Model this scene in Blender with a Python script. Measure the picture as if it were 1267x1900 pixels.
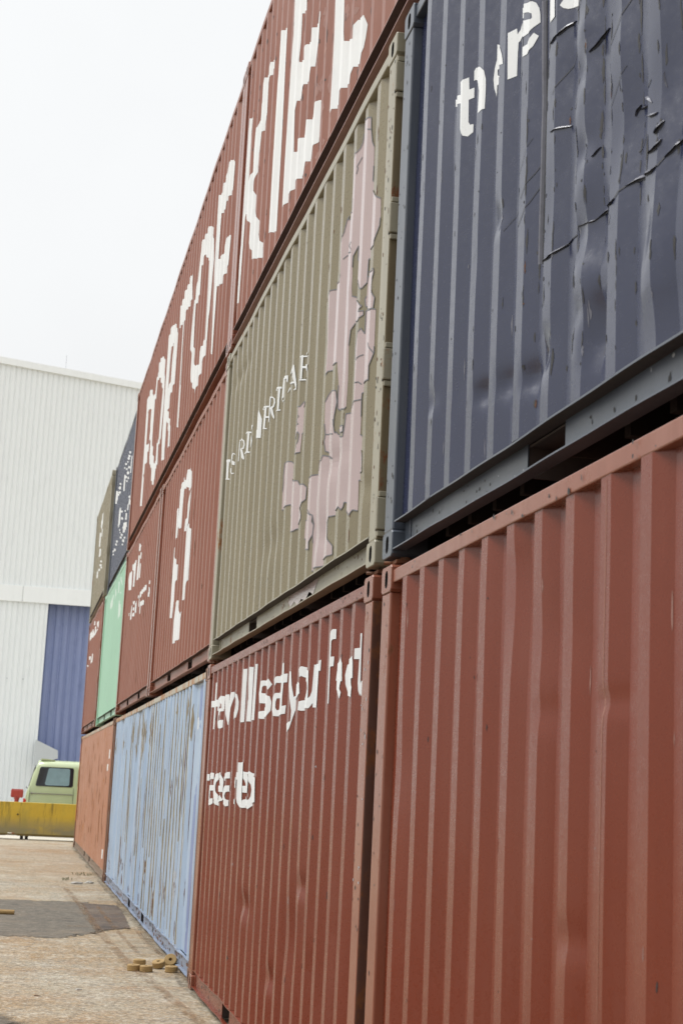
import bpy, bmesh, math, random
from mathutils import Vector, Matrix
from mathutils.geometry import tessellate_polygon
R = math.radians
random.seed(7)
for o in list(bpy.data.objects): bpy.data.objects.remove(o)
scene = bpy.context.scene
COL = scene.collection

# ------------------------------------------------------------------ camera
cam_d = bpy.data.cameras.new('camera'); cam = bpy.data.objects.new('camera', cam_d); COL.objects.link(cam)
right = Vector((0.9771707, -0.2071505, 0.0471807)); up = Vector((-0.0823962, -0.1648189, 0.9828762)); fwd = Vector((0.1958270, 0.9643254, 0.1781246))
cam.matrix_world = Matrix(((right.x, up.x, -fwd.x, -1.52224), (right.y, up.y, -fwd.y, 0.0), (right.z, up.z, -fwd.z, 1.62117), (0, 0, 0, 1)))
cam_d.sensor_fit = 'VERTICAL'; cam_d.sensor_height = 36.0; cam_d.lens = 36.0 * 2843.287 / 1900
cam_d.clip_start = 0.05; cam_d.clip_end = 2000
cam_d.dof.use_dof = True; cam_d.dof.focus_distance = 8.0; cam_d.dof.aperture_fstop = 7.1
scene.camera = cam

# ------------------------------------------------------------------ sky, sun, exposure
SUN_EL, SUN_AZ = 52, -62        # azimuth from +y towards +x
w = bpy.data.worlds.new('World'); scene.world = w; w.use_nodes = True
nt = w.node_tree; nt.nodes.clear()
wo = nt.nodes.new('ShaderNodeOutputWorld'); bg = nt.nodes.new('ShaderNodeBackground')
sky = nt.nodes.new('ShaderNodeTexSky'); sky.sky_type = 'NISHITA'; sky.sun_disc = False
sky.sun_elevation = R(SUN_EL); sky.sun_rotation = R(SUN_AZ); sky.dust_density = 4
bw = nt.nodes.new('ShaderNodeHueSaturation'); bw.inputs['Saturation'].default_value = 0.15; bw.inputs['Value'].default_value = 0.10
tc = nt.nodes.new('ShaderNodeTexCoord'); sep = nt.nodes.new('ShaderNodeSeparateXYZ')
ramp = nt.nodes.new('ShaderNodeValToRGB')
ramp.color_ramp.elements[0].position = 0.0; ramp.color_ramp.elements[0].color = (0.855, 0.865, 0.87, 1)
ramp.color_ramp.elements[1].position = 0.9; ramp.color_ramp.elements[1].color = (2.5, 2.52, 2.55, 1)
e = ramp.color_ramp.elements.new(0.55); e.color = (0.90, 0.915, 0.925, 1)
ns = nt.nodes.new('ShaderNodeTexNoise'); ns.inputs['Scale'].default_value = 2.2; ns.inputs['Detail'].default_value = 5
nr = nt.nodes.new('ShaderNodeMapRange'); nr.inputs['From Min'].default_value = 0.3; nr.inputs['From Max'].default_value = 0.7
nr.inputs['To Min'].default_value = 0.93; nr.inputs['To Max'].default_value = 1.05
mu = nt.nodes.new('ShaderNodeMix'); mu.data_type = 'RGBA'; mu.blend_type = 'MULTIPLY'; mu.inputs['Factor'].default_value = 1
vm = nt.nodes.new('ShaderNodeVectorMath'); vm.operation = 'DOT_PRODUCT'; vm.inputs[1].default_value = (-.62, .78, 0)
dr_ = nt.nodes.new('ShaderNodeMapRange'); dr_.inputs['From Min'].default_value = -1; dr_.inputs['From Max'].default_value = 1; dr_.inputs['To Min'].default_value = .98; dr_.inputs['To Max'].default_value = 1.0
mu2 = nt.nodes.new('ShaderNodeMix'); mu2.data_type = 'RGBA'; mu2.blend_type = 'MULTIPLY'; mu2.inputs['Factor'].default_value = 1
mx = nt.nodes.new('ShaderNodeMix'); mx.data_type = 'RGBA'; mx.inputs['Factor'].default_value = 0.85
L = nt.links.new
L(tc.outputs['Generated'], sep.inputs[0]); L(sep.outputs['Z'], ramp.inputs[0]); L(tc.outputs['Generated'], ns.inputs['Vector'])
L(ns.outputs[0], nr.inputs[0]); L(ramp.outputs[0], mu.inputs['A']); L(nr.outputs[0], mu.inputs['B'])
L(sky.outputs[0], bw.inputs['Color']); L(bw.outputs[0], mx.inputs['A']); L(tc.outputs['Generated'], vm.inputs[0]); L(vm.outputs['Value'], dr_.inputs[0]); L(mu.outputs['Result'], mu2.inputs['A']); L(dr_.outputs[0], mu2.inputs['B']); L(mu2.outputs['Result'], mx.inputs['B'])
L(mx.outputs['Result'], bg.inputs['Color']); bg.inputs['Strength'].default_value = 1.0; L(bg.outputs[0], wo.inputs[0])
sd = bpy.data.lights.new('sun', 'SUN'); sun = bpy.data.objects.new('sun', sd); COL.objects.link(sun)
sd.energy = 1.9; sd.angle = R(22); sd.color = (1, .985, .96)
sdir = Vector((math.sin(R(SUN_AZ)) * math.cos(R(SUN_EL)), math.cos(R(SUN_AZ)) * math.cos(R(SUN_EL)), math.sin(R(SUN_EL))))
sun.rotation_euler = sdir.to_track_quat('Z', 'Y').to_euler()
vs = scene.view_settings; vs.view_transform = 'Standard'; vs.look = 'None'; vs.exposure = 0.22; vs.gamma = 1; vs.use_curve_mapping = False

# ------------------------------------------------------------------ traced outlines: panel coordinates (metres along, metres up)
GEOM={"B1":[0.477,6.535,0.0,0.0,2.588],"B2":[6.707,12.765,0.0,0.0,2.588],"B3":[12.947,25.139,0.028,0.0,2.588],"B4":[25.324,37.516,0.027,0.0,2.588],"M1":[0.525,6.583,0.008,2.631,2.61],"M2":[6.698,12.756,0.0,2.631,2.61],"M3":[12.796,18.854,0.016,2.631,2.61],"M3b":[18.932,24.99,0.011,2.631,2.61],"M4":[25.211,31.269,0.03,2.631,2.61],"M5":[31.422,37.48,0.009,2.631,2.61],"T1":[0.522,12.714,0.001,5.281,2.622],"T2":[12.732,24.924,0.002,5.281,2.622],"T3":[25.15,31.208,0.056,5.281,2.622],"T4":[31.372,37.43,-0.005,5.281,2.622]}
PHASE={"B1":[5.433,0.2805],"B2":[0.186,0.2788],"M1":[5.66,0.2795],"M2":[0.432,0.279],"T1":[7.99,0.2785]}
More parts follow.
